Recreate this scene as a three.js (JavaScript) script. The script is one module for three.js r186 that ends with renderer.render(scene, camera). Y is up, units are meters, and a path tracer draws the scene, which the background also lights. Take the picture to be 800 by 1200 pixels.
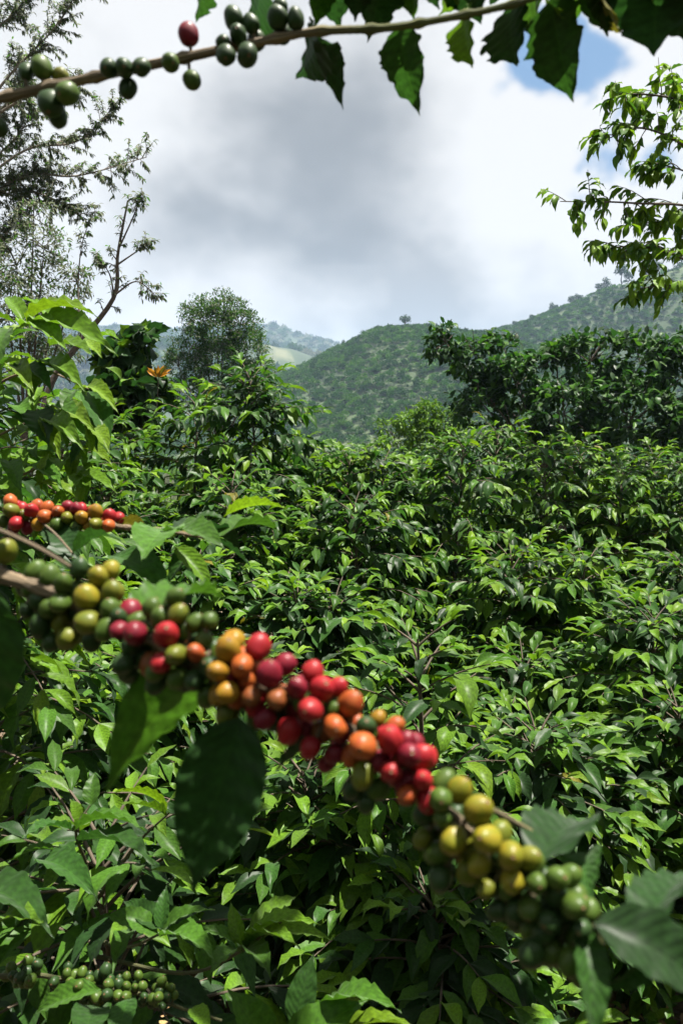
import * as THREE from 'three';
import { ImprovedNoise } from 'three/addons/math/ImprovedNoise.js';
import { mergeGeometries } from 'three/addons/utils/BufferGeometryUtils.js';

// ------------------------------------------------------------------ camera, sky, sun, exposure
const scene = new THREE.Scene();
const camera = new THREE.PerspectiveCamera(66, 682 / 1024, 0.02, 9000);
camera.position.set(0, 1.75, 0);
camera.rotation.set(THREE.MathUtils.degToRad(-7.4), 0, 0);
camera.focus = 3.2;
camera.userData.fStop = 10;
camera.updateMatrixWorld(true);
scene.add(camera);

const renderer = new THREE.WebGLRenderer({ antialias: true });
renderer.setSize(682, 1024);
renderer.toneMapping = THREE.LinearToneMapping;
renderer.toneMappingExposure = 4.0;
renderer.shadowMap.enabled = true;

const sunDir = new THREE.Vector3(0.27, 0.95, -0.07).normalize();
const sun = new THREE.DirectionalLight(new THREE.Color(1, 0.95, 0.86), 5);
sun.position.copy(sunDir).multiplyScalar(60);
sun.castShadow = true;
sun.shadow.mapSize.set(4096, 4096);
Object.assign(sun.shadow.camera, { left: -25, right: 25, top: 25, bottom: -25, near: 1, far: 150 });
scene.add(sun, sun.target);

const perlin = new ImprovedNoise();
const N3 = (x, y, z) => perlin.noise(x + 91.3, y + 47.7, z + 13.1);
function fbm(x, y, z, oct = 5) {
  let a = 0.5, s = 0;
  for (let i = 0; i < oct; i++) { s += a * N3(x, y, z); x = x * 2.03 + 3.1; y = y * 2.03 + 1.7; z = z * 2.03 + 5.3; a *= 0.52; }
  return s;
}
const clamp = THREE.MathUtils.clamp, lerp = THREE.MathUtils.lerp, smooth = THREE.MathUtils.smoothstep;

function makeSky() {
  // broken cloud: sunlit white edges, a thick grey belly, a few gaps of blue
  const masses = [  // direction, width in radians, how much thicker (grey) or thinner (white) the cloud is there
    [[-0.071,0.23,-0.971], 0.15, -0.5], [[-0.208,0.221,-0.953], 0.1, -0.3], [[0.059,0.275,-0.96], 0.12, -0.3], [[0.019,0.343,-0.939], 0.09, -0.15],
    [[-0.213,0.358,-0.909], 0.14, 0.5], [[0.208,0.328,-0.922], 0.1, 0.45], [[0.156,0.29,-0.944], 0.08, 0.25], [[-0.104,0.132,-0.986], 0.06, 0.4], [[-0.233,0.136,-0.963], 0.06, 0.35], [[0.308,0.341,-0.888], 0.08, 0.4], [[0.232,0.268,-0.935], 0.07, 0.3],
    [[0.222,0.17,-0.96], 0.1, -0.12], [[0.031,0.145,-0.989], 0.05, 0.2], [[-0.292,0.28,-0.914], 0.07, 0.3]];
  const gaps = [[[0.204,0.374,-0.905], 0.024], [[0.226,0.381,-0.897], 0.022], [[0.262,0.364,-0.894], 0.024], [[0.304,0.281,-0.91], 0.034], [[0.287,0.269,-0.919], 0.022]];
  const w = 2048, h = 1024, data = new Float32Array(w * h * 4);
  for (let j = 0; j < h; j++) {
    const el = (j + 0.5) / h * Math.PI - Math.PI / 2, y = Math.sin(el), ce = Math.cos(el);
    for (let i = 0; i < w; i++) {
      const az = ((i + 0.5) / w - 0.5) * 2 * Math.PI, x = Math.cos(az) * ce, z = Math.sin(az) * ce, k = (j * w + i) * 4;
      let r, g, b;
      if (y < -0.12) { r = 0.03; g = 0.034; b = 0.03; } else {
        const c0 = [0,0.276,-0.961].reduce((q, v, n) => q + v * [x, y, z][n], 0), big = fbm(x * 1.7, y * 2.6, z * 1.7, 4), fine = fbm(x * 6.5 + big, y * 8.5, z * 6.5, 5);
        const puff = 1 - 2.2 * Math.abs(fbm(x * 4.2, y * 6 + 2, z * 4.2, 5)) + 0.5 * (1 - 3.2 * Math.abs(fbm(x * 11, y * 15 + 2, z * 11, 4))); let s = 0.5 + 0.45 * big + 0.5 * fine + 0.22 * puff, gap = 0;
        for (const [d, q, a] of masses) { const c = d[0] * x + d[1] * y + d[2] * z; if (c > 0.8) s += a * Math.exp((c - 1) / (q * q)); }
        for (const [d, q] of gaps) { const c = d[0] * x + d[1] * y + d[2] * z; if (c > 0.9) gap += Math.exp((c - 1) / (q * q)); }
        gap += smooth(big, 0.3, 0.42) * (c0 < 0.9 ? 1 : 0);
        s = clamp(s, 0, 1.08); const t = smooth(s, 0, 1.05);
        r = lerp(0.084, 0.232, t); g = lerp(0.089, 0.232, t); b = lerp(0.094, 0.232, t);
        const wisp = fbm(x * 17, y * 21, z * 17, 5), hole = smooth(gap + fine * 1.0 + wisp * 1.7, 0.34, 1.15) * 0.92 * smooth(gap, 0.05, 0.25);
        r = lerp(r, 0.045, hole); g = lerp(g, 0.093, hole); b = lerp(b, 0.165, hole);
      }
      data[k] = r; data[k + 1] = g; data[k + 2] = b; data[k + 3] = 1;
    }
  }
  const t = new THREE.DataTexture(data, w, h, THREE.RGBAFormat, THREE.FloatType);
  t.mapping = THREE.EquirectangularReflectionMapping; t.magFilter = THREE.LinearFilter; t.minFilter = THREE.LinearFilter; t.needsUpdate = true;
  return t;
}
scene.background = makeSky();
scene.environment = scene.background;

// ------------------------------------------------------------------ helpers
const V = (x, y, z) => new THREE.Vector3(x, y, z), V3 = (a) => new THREE.Vector3(a[0], a[1], a[2]);
const UP = V(0, 1, 0);
function random(seed) { let a = seed >>> 0; return () => { a = (a + 0x6d2b79f5) | 0; let t = Math.imul(a ^ (a >>> 15), 1 | a); t = (t + Math.imul(t ^ (t >>> 7), 61 | t)) ^ t; return ((t ^ (t >>> 14)) >>> 0) / 4294967296; }; }
const taken = new Map();
function numbered(name) { const n = taken.get(name) ?? 0; taken.set(name, n + 1); return n ? name + '_' + String(n).padStart(3, '0') : name; }
function thing(name, label, category, at, group) {
  const o = new THREE.Group(); o.name = numbered(name); o.position.copy(at); o.userData = { label, category };
  if (group) o.userData.group = group;
  scene.add(o); return o;
}
function part(name, geometry, material, parent, label) {
  const m = new THREE.Mesh(geometry, material); m.name = name; m.castShadow = m.receiveShadow = true;
  if (label) m.userData.label = label;
  parent.add(m); return m;
}
function bend(points, steps) {   // a smooth line through the points
  return new THREE.CatmullRomCurve3(points, false, 'centripetal').getPoints(steps);
}
function tube(points, r0, r1, sides = 6, wobble = 0, seed = 1, knots = 0) {
  const n = points.length, pos = [], nor = [], uv = [], idx = [], rnd = random(seed);
  let len = 0, side = V(1, 0, 0);
  for (let i = 0; i < n; i++) {
    const d = V(0, 0, 0).subVectors(points[Math.min(n - 1, i + 1)], points[Math.max(0, i - 1)]).normalize();
    if (Math.abs(d.dot(side)) > 0.95) side = Math.abs(d.x) < 0.7 ? V(1, 0, 0) : V(0, 0, 1);
    side = side.clone().addScaledVector(d, -d.dot(side)).normalize();
    const b = V(0, 0, 0).crossVectors(d, side), t = i / (n - 1);
    if (i) len += points[i].distanceTo(points[i - 1]);
    const r = lerp(r0, r1, t) * (1 + wobble * (rnd() - 0.5)) * (knots ? 1 + 0.45 * Math.pow(Math.abs(Math.cos(Math.PI * len / knots)), 14) : 1);
    for (let k = 0; k <= sides; k++) {
      const a = k / sides * Math.PI * 2, c = Math.cos(a), s = Math.sin(a), nx = side.x * c + b.x * s, ny = side.y * c + b.y * s, nz = side.z * c + b.z * s;
      pos.push(points[i].x + nx * r, points[i].y + ny * r, points[i].z + nz * r); nor.push(nx, ny, nz); uv.push(k / sides, len * 4);
    }
  }
  for (let i = 0; i < n - 1; i++) for (let k = 0; k < sides; k++) { const a = i * (sides + 1) + k, c = a + sides + 1; idx.push(a, a + 1, c, a + 1, c + 1, c); }
  const g = new THREE.BufferGeometry();
  g.setAttribute('position', new THREE.Float32BufferAttribute(pos, 3)); g.setAttribute('normal', new THREE.Float32BufferAttribute(nor, 3)); g.setAttribute('uv', new THREE.Float32BufferAttribute(uv, 2));
  g.setIndex(idx); return g;
}
function texture(w, h, fn, srgb) {
  const d = new Uint8Array(w * h * 4);
  for (let j = 0; j < h; j++) for (let i = 0; i < w; i++) { const c = fn((i + 0.5) / w, (j + 0.5) / h), k = (j * w + i) * 4; for (let q = 0; q < 3; q++) d[k + q] = clamp(c[q], 0, 1) * 255; d[k + 3] = 255; }
  const t = new THREE.DataTexture(d, w, h); t.magFilter = THREE.LinearFilter; t.minFilter = THREE.LinearMipmapLinearFilter; t.generateMipmaps = true;
  t.wrapS = t.wrapT = THREE.RepeatWrapping; if (srgb) t.colorSpace = THREE.SRGBColorSpace; t.needsUpdate = true; return t;
}

// ------------------------------------------------------------------ materials
// a leaf blade: u across (0.5 is the midrib), v from the stalk to the tip
function veins(u, v) {
  const x = Math.abs(u - 0.5) * 2, mid = Math.exp(-((x / 0.035) ** 2));
  const s = (v - x * 0.16 - 0.05 * x * x) * 10.5, d = Math.abs(s - Math.round(s));
  const lat = Math.exp(-((d / 0.055) ** 2)) * smooth(x, 0.0, 0.05) * (1 - smooth(x, 0.75, 0.98));
  const quilt = 0.5 + 0.5 * Math.cos(Math.PI * 2 * (s - 0.5));
  return { mid, lat, quilt: quilt * (1 - smooth(x, 0.85, 1)) };
}
const leafMap = texture(128, 256, (u, v) => {
  const q = veins(u, v), n = fbm(u * 9, v * 18, 2, 4) * 0.28, sp = N3(u * 34, v * 60, 7) > 0.62 ? 0.12 : 0, k = 0.86 + n - sp;
  const m = Math.max(q.mid, q.lat * 0.5);
  return [lerp(k, 1.0, m * 0.8), lerp(k, 0.99, m * 0.7), lerp(k * 0.95, 0.9, m * 0.5)];
}, true);
const leafBump = texture(128, 256, (u, v) => { const q = veins(u, v), k = 0.35 + 0.4 * q.quilt - 0.35 * q.mid + 0.1 * fbm(u * 20, v * 40, 4, 3); return [k, k, k]; });
function leafMaterial(color, through = 0.48, gloss = 0.28, rough = 0.4) {
  return new THREE.MeshPhysicalMaterial({ color, map: leafMap, bumpMap: leafBump, bumpScale: 0.0009, roughness: 0.95, specularIntensity: 0.12, transmission: through, thickness: 0, clearcoat: gloss, clearcoatRoughness: rough, side: THREE.DoubleSide });
}
const C = (r, g, b) => new THREE.Color().setRGB(r, g, b);
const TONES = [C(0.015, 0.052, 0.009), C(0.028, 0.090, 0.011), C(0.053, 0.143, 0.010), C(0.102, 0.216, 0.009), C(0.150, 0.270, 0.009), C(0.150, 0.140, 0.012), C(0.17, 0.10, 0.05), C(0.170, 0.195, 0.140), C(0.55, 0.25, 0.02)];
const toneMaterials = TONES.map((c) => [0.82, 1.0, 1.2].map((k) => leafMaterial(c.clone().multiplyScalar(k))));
const massMaterial = leafMaterial(C(1, 1, 1));
const dryMaterial = new THREE.MeshStandardMaterial({ color: C(1, 1, 1), map: leafMap, roughness: 0.85, side: THREE.DoubleSide });
const barkMap = texture(64, 128, (u, v) => { const n = 0.75 + 0.5 * fbm(Math.cos(u * 6.28) * 3, Math.sin(u * 6.28) * 3, v * 9, 4) + 0.25 * N3(u * 30, v * 4, 3); return [n, n * 0.97, n * 0.93]; }, true);
const bark = (r, g, b) => new THREE.MeshStandardMaterial({ color: C(r, g, b), map: barkMap, bumpMap: barkMap, bumpScale: 0.0015, roughness: 0.9 });
const BARK = bark(0.13, 0.105, 0.075), BARKDARK = bark(0.10, 0.08, 0.06), TWIG = bark(0.20, 0.155, 0.10), GREENTWIG = bark(0.09, 0.10, 0.035);

// ------------------------------------------------------------------ the land
function curve(table, x) {
  if (x <= table[0][0]) return table[0][1];
  for (let i = 1; i < table.length; i++) if (x < table[i][0]) { const [a, p] = table[i - 1], [b, q] = table[i]; return lerp(p, q, smooth(x, a, b) * 0.35 + (x - a) / (b - a) * 0.65); }
  return table[table.length - 1][1];
}
const bell = (d, s) => Math.exp(-d * d / (2 * s * s));
const RIDGE = [[-120, 0], [-40, 14], [0, 26], [40, 44], [82, 62], [155, 86], [200, 103], [300, 125], [450, 128], [650, 80], [900, 30]];
const DOME = [[-110, 0], [-60, 12], [-25, 34], [0, 46], [14, 53.5], [34, 55.5], [52, 52], [85, 42], [130, 18], [180, 0]];
const BACK = [[-1600, 90], [-900, 130], [-454, 166], [-300, 152], [-130, 162], [-49, 132], [60, 100], [400, 80], [1500, 60]];
const MIDDLE = [[-700, 60], [-200, 84], [-100, 84], [-52, 78], [0, 58], [100, 34], [500, 10]];
function landHeight(x, z) {
  const d = Math.max(-z, -40), dist = Math.hypot(x, z);
  let y = -12 * (1 - Math.exp(-d / 90));
  if (dist > 60) {
    const far = smooth(dist, 60, 260);
    const rise = [curve(DOME, x) * bell(z + 330, 80), curve(RIDGE, x) * bell(z + 430, z > -430 ? 60 : 160), curve(BACK, x) * bell(z + 1500, 300), curve(MIDDLE, x) * bell(z + 820, 130)];
    y += Math.log(rise.reduce((q, v) => q + Math.exp(v / 5), 0) / 4) * 5;
    y += far * (fbm(x * 0.012, 3, z * 0.012, 5) * 7 + smooth(dist, 500, 1200) * fbm(x * 0.004, 8, z * 0.004, 4) * 40);
  } else y += 0.05 * fbm(x * 0.9, 1, z * 0.9, 3) * smooth(dist, 0.5, 2);
  return y;
}
function makeLand() {
  const angles = []; for (let a = -180; a < 180;) { angles.push(a); a += Math.abs(a) < 34 ? 0.22 : 3; }
  angles.push(180);
  const radii = [0]; for (let r = 0.35; r < 3400; r *= 1.032) radii.push(r);
  const pos = [], col = [], uv = [], idx = [], nA = angles.length;
  for (const r of radii) for (const a of angles) {
    const t = a * Math.PI / 180, x = Math.sin(t) * r, z = -Math.cos(t) * r, y = landHeight(x, z);
    pos.push(x, y, z); uv.push(x, z);
    const n1 = fbm(x * 0.05, 2, z * 0.05, 4), n2 = fbm(x * 1.4, 5, z * 1.4, 4), n3 = fbm(x * 0.012 + 7, 9, z * 0.012, 3);
    const soil = [0.115 + n2 * 0.07, 0.082 + n2 * 0.05, 0.052 + n2 * 0.03];
    let green = [0.030 + n1 * 0.03, 0.054 + n1 * 0.04, 0.018 + n1 * 0.015];
    if (n3 > 0.12) { const k = smooth(n3 + n1 * 0.35, 0.12, 0.26) * smooth(x, 60, 110) * (r < 1000 ? 1 : 0.5); green = [lerp(green[0], 0.07, k), lerp(green[1], 0.105, k), lerp(green[2], 0.036, k)]; }
    { const d = -z, k = smooth(d, 45, 75) * (1 - smooth(d, 170, 230)) * smooth(n1 + 0.4 * N3(x * 0.09, 1, z * 0.22), -0.05, 0.15) * 0.85; green = [lerp(green[0], 0.085, k), lerp(green[1], 0.115, k), lerp(green[2], 0.040, k)]; }
    const bare = smooth(bell(x + 62, 16) * bell(z + 775, 34) + fbm(x * 0.05, 4, z * 0.05, 4) * 0.9, 0.62, 0.85) * 0.7;
    green = [lerp(green[0], 0.16, bare), lerp(green[1], 0.165, bare), lerp(green[2], 0.09, bare)];
    const k = smooth(r + n1 * 20, 14, 34); col.push(lerp(soil[0], green[0], k), lerp(soil[1], green[1], k), lerp(soil[2], green[2], k));
  }
  for (let i = 0; i < radii.length - 1; i++) for (let k = 0; k < nA - 1; k++) { const a = i * nA + k, c = a + nA; idx.push(a, c, a + 1, a + 1, c, c + 1); }
  const g = new THREE.BufferGeometry();
  g.setAttribute('position', new THREE.Float32BufferAttribute(pos, 3)); g.setAttribute('color', new THREE.Float32BufferAttribute(col, 3)); g.setAttribute('uv', new THREE.Float32BufferAttribute(uv, 2));
  g.setIndex(idx.reverse()); g.computeVertexNormals();
  if (g.attributes.normal.getY(nA * 40) < 0) { g.setIndex(idx.reverse()); g.computeVertexNormals(); }
  const dirt = texture(256, 256, (u, v) => { const a = u * 6.2832, b = v * 6.2832, n = 0.82 + 0.45 * fbm(Math.cos(a) * 5, Math.sin(a) * 5 + Math.cos(b) * 5, Math.sin(b) * 5, 5); return [n, n, n]; }, true);
  const m = new THREE.Mesh(g, new THREE.MeshStandardMaterial({ vertexColors: true, map: dirt, bumpMap: dirt, bumpScale: 0.03, roughness: 1, side: THREE.DoubleSide }));
  m.name = 'terrain'; m.receiveShadow = m.castShadow = true; m.userData.kind = 'structure'; m.userData.label = 'brown soil slope falling to a valley with green hills behind';
  scene.add(m);
}
makeLand();
const ground = (x, z) => V(x, landHeight(x, z), z);

// ------------------------------------------------------------------ leaves
// a blade of unit length along +y, its upper face towards +z, stalk and tip both at z = 0
function blade({ nx = 4, ny = 7, arch = 0.1, fold = 0.25, wave = 0.018, waves = 5, ragged = 0, seed = 1, half = 0.5, stalk = 0.05, belly = 0.82 }) {
  const pos = [], uv = [], idx = [], rnd = random(seed), ph = rnd() * 6, ph2 = rnd() * 6, twist = (rnd() - 0.5) * 0.5, sway = (rnd() - 0.5) * 0.06;
  for (let j = 0; j <= ny; j++) {
    const t = j / ny, e = Math.max(0, (t - stalk) / (1 - stalk));
    let w = half * Math.pow(Math.sin(Math.PI * Math.pow(e, belly)), 0.85) * (1 - 0.55 * smooth(e, 0.72, 0.95)) + 0.006;
    for (let i = 0; i <= nx; i++) {
      const q = i / nx * 2 - 1, rag = ragged && Math.abs(q) > 0.9 ? 1 - ragged * Math.abs(fbm(t * 4.5 + seed, q * 2, seed, 3) * 2.4) : 1;
      const x = q * w * rag, edge = q * q;
      const z = arch * 4 * t * (1 - t) + fold * Math.abs(x) * 0.6 + wave * edge * Math.sin(waves * 6.283 * t + ph + (q > 0 ? 0 : ph2)) + twist * x * (t - 0.4);
      pos.push(x + sway * Math.sin(Math.PI * t), t, z); uv.push(0.5 + q * 0.5, t);
    }
  }
  for (let j = 0; j < ny; j++) for (let i = 0; i < nx; i++) { const a = j * (nx + 1) + i, c = a + nx + 1; idx.push(a, a + 1, c, a + 1, c + 1, c); }
  const g = new THREE.BufferGeometry();
  g.setAttribute('position', new THREE.Float32BufferAttribute(pos, 3)); g.setAttribute('uv', new THREE.Float32BufferAttribute(uv, 2)); g.setIndex(idx); g.computeVertexNormals(); return g;
}
const BLADES = [0.04, 0.09, 0.15, 0.21].map((arch, k) => blade({ arch, seed: 11 + k, wave: 0.02 + 0.006 * k, waves: 4 + k % 3 }));   // half width 0.5: scale x sets the width
const SMALL = [0.05, 0.15].map((arch, k) => blade({ nx: 2, ny: 3, arch, seed: 31 + k, stalk: 0.02 }));
const tmpX = V(0, 0, 0), tmpY = V(0, 0, 0), tmpZ = V(0, 0, 0);
function bladeMatrix(at, along, normal, length, width) {
  tmpY.copy(along).normalize(); tmpX.crossVectors(tmpY, normal); if (tmpX.lengthSq() < 1e-6) tmpX.set(1, 0, 0); tmpX.normalize(); tmpZ.crossVectors(tmpX, tmpY);
  const m = new THREE.Matrix4().makeBasis(tmpX.clone().multiplyScalar(width), tmpY.clone().multiplyScalar(length), tmpZ.clone().multiplyScalar(length));
  m.setPosition(at.x, at.y, at.z); return m;
}
// every plant hands in its leaves; those that show largest become parts, the rest of the plant's leaves one mass
const plants = [];
function hand(plant, leaves, { most = 300, set = BLADES, material = massMaterial, mass = 'foliage', name = 'leaf' } = {}) { plants.push({ plant, leaves, most, set, material, mass, name }); }
function massOf(parent, name, geometries, material, leaves) {
  geometries.forEach((g, k) => {
    const list = leaves.filter((l) => l.g === k); if (!list.length) return;
    const m = new THREE.InstancedMesh(g, material, list.length); m.name = name; m.userData.kind = 'stuff'; m.castShadow = m.receiveShadow = true;
    list.forEach((l, i) => { m.setMatrixAt(i, l.m); m.setColorAt(i, l.c); });
    parent.add(m);
  });
}
function shelve() {
  const view = new THREE.Matrix4().multiplyMatrices(camera.projectionMatrix, camera.matrixWorldInverse), cell = 5, gw = 160, gh = 240;
  const depth = new Float32Array(gw * gh).fill(1e9), owner = new Int32Array(gw * gh).fill(-1), all = [], p = V(0, 0, 0);
  for (const pl of plants) for (const l of pl.leaves) {
    l.id = all.length; l.seen = 0; all.push(l);
    for (const [x, y] of [[0, 0.15], [0, 0.35], [0, 0.55], [0, 0.75], [0, 0.95], [-0.3, 0.35], [0.3, 0.35], [-0.25, 0.6], [0.25, 0.6]]) {
      p.set(x, y, 0.05).applyMatrix4(l.m).add(pl.plant.position); const far = p.distanceTo(camera.position); p.applyMatrix4(view);
      if (p.z > 1 || Math.abs(p.x) > 1 || Math.abs(p.y) > 1) continue;
      const k = Math.floor((p.y * 0.5 + 0.5) * gh * 0.9999) * gw + Math.floor((p.x * 0.5 + 0.5) * gw * 0.9999);
      if (y === 0.55 && x === 0) l.px = l.length / far * 924;
      if (far < depth[k]) { depth[k] = far; owner[k] = l.id; }
    }
  }
  for (const o of owner) if (o >= 0) all[o].seen++;
  let parts = 0;
  for (const pl of plants) {
    const chosen = new Set(pl.leaves.filter((l) => l.seen > 0 && (l.px ?? 0) >= 11).sort((a, b) => b.seen - a.seen || b.px - a.px).slice(0, pl.most));
    for (const l of chosen) {
      const m = new THREE.Mesh(pl.set[l.g], toneMaterials[l.tone][l.shade]); m.name = pl.name; m.castShadow = m.receiveShadow = true;
      l.m.decompose(m.position, m.quaternion, m.scale); pl.plant.add(m); parts++;
    }
    massOf(pl.plant, pl.mass, pl.set, pl.material, pl.leaves.filter((l) => !chosen.has(l)));
  }
  console.log('leaves', all.length, 'as parts', parts);
}
function leafOf(rnd, at, along, normal, length, width, tone, set = BLADES) {
  const shade = Math.floor(rnd() * 3), k = [0.82, 1.0, 1.2][shade];
  return { m: bladeMatrix(at, along, normal, length, width), length, tone, shade, c: TONES[tone].clone().multiplyScalar(k * (0.94 + rnd() * 0.12)), g: Math.floor(rnd() * set.length) };
}
// leaves given by where the stalk and the tip are, each with its own outline; parts of `parent`
function ownLeaves(parent, origin, list, { ragged = 0, nx = 6, ny = 18, seed = 100, gloss } = {}) {
  const stalks = [];
  list.forEach(([bx, by, bz, tx, ty, tz, ratio, tone, roll, arch], i) => {
    const b = V(bx, by, bz), t = V(tx, ty, tz), along = t.clone().sub(b), length = along.length(); along.normalize();
    const hint = V(0, 1, 0.001).applyAxisAngle(along, 0); let n = hint.addScaledVector(along, -along.dot(hint));
    if (n.lengthSq() < 0.05) n = V(0, 0.2, 1).addScaledVector(along, -along.dot(V(0, 0.2, 1)));
    const flat = V(0, 0, 1).addScaledVector(along, -along.z).normalize(); n.normalize();
    const k = clamp(Math.abs(roll) / 90, 0, 1); n.lerp(flat.multiplyScalar(n.dot(flat) < -0.05 ? -1 : 1), k).normalize();
    const g = blade({ nx, ny, arch, belly: 0.64, fold: 0.3, wave: 0.022, waves: 5 + (i % 3), ragged, seed: seed + i * 7 });
    const m = part('leaf', g, toneMaterials[tone][i % 3], parent);
    bladeMatrix(b.clone().sub(origin), along, n, length, length * ratio).decompose(m.position, m.quaternion, m.scale);
  });
}

// ------------------------------------------------------------------ coffee shrubs
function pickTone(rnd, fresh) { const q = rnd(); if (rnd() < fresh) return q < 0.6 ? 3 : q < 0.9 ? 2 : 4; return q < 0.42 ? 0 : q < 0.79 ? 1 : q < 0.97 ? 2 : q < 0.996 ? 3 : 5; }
function growShrub(plant, { h, spread, seed, leaf = 0.132, pairs = 38, low = 0.16, stems = 1, fresh = 0.08 + 0.24 * random(seed + 9)(), lean = 0, step = 0.043, bare = 0.3, sides = 4, skip }) {
  const rnd = random(seed), wood = [], leaves = [];
  for (let s = 0; s < stems; s++) {
    const a0 = rnd() * 6.28, tilt = stems > 1 ? 0.16 + rnd() * 0.12 : 0.03 + lean, hs = h * (s ? 0.82 + rnd() * 0.15 : 0.97);
    const tx = Math.cos(a0) * tilt * hs, tz = Math.sin(a0) * tilt * hs, bow = (rnd() - 0.5) * 0.12;
    const line = []; for (let i = 0; i <= 9; i++) { const t = i / 9; line.push(V(tx * t + bow * Math.sin(t * 4), hs * t - 0.03, tz * t + bow * Math.cos(t * 3.2) - bow)); }
    wood.push(tube(line, 0.012 + h * 0.007, 0.003, 7));
    const np = Math.round(pairs / (stems > 1 ? stems * 0.75 : 1)); let az = rnd() * 6.28;
    for (let p = 0; p < np; p++) {
      const f = low + (1 - low) * Math.pow((p + rnd() * 0.6) / np, 0.75), k = Math.min(8.99, f * 9), i = Math.floor(k), at0 = line[i].clone().lerp(line[i + 1], k - i);
      az += 1.75 + rnd() * 0.5;
      for (const sgn of [0, Math.PI]) {
        const a = az + sgn + (rnd() - 0.5) * 0.4, len = spread * Math.sqrt(Math.max(0.08, 1 - ((f - 0.42) / 0.6) ** 2)) * (0.78 + rnd() * 0.34);
        let el = lerp(0.25, 0.85, f * f) + (rnd() - 0.5) * 0.3; const line2 = [at0.clone()], n = 7, at = at0.clone(), seg = len / n, droop = (0.14 + rnd() * 0.1) * Math.min(1.3, len / 0.6);
        if (skip && skip(at0, a, len)) continue;
        const dirs = [];
        for (let q = 0; q < n; q++) { const d = V(Math.cos(a) * Math.cos(el), Math.sin(el), Math.sin(a) * Math.cos(el)); dirs.push(d); at.addScaledVector(d, seg); line2.push(at.clone()); el -= droop; }
        wood.push(tube(line2, 0.0045, 0.0016, sides));
        const count = Math.max(2, Math.floor(len * (1 - bare) / step));
        for (let c = 0; c <= count; c++) {
          const u = bare + (1 - bare) * c / count, kk = Math.min(n - 0.01, u * n), ii = Math.floor(kk), pos = line2[ii].clone().lerp(line2[ii + 1], kk - ii), d = dirs[Math.min(n - 1, ii)];
          const sideV = V(0, 0, 0).crossVectors(d, UP).normalize(), last = c >= count - 1;
          for (const sg of [-1, 1]) {
            if (rnd() < 0.07) continue;
            const along = sideV.clone().multiplyScalar(sg * (last ? 0.45 : 0.85)).addScaledVector(d, last ? 0.9 : 0.45 + rnd() * 0.3); along.y += (last ? -0.15 : -0.72) + (rnd() - 0.5) * 0.6;
            along.normalize();
            const nrm = UP.clone().addScaledVector(sideV, (rnd() - 0.5) * 0.7).addScaledVector(d, (rnd() - 0.5) * 0.7);
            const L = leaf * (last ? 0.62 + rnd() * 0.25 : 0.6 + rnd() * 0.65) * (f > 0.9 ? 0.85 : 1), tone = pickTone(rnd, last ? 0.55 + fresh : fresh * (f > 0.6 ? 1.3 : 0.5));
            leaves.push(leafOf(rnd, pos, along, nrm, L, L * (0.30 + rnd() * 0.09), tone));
          }
        }
      }
    }
  }
  part('trunk', mergeGeometries(wood), BARK, plant);
  return leaves;
}
function shrub(spec, label, group) {
  const plant = thing('coffee_shrub', label, 'shrub', ground(spec.x, spec.z), group);
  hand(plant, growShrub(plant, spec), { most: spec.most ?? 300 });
  return plant;
}
const ROWS = 'coffee shrubs in the plantation rows';
const ROW_LABEL = 'glossy dark green coffee shrub in the dense plantation rows below the hills';

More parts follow.
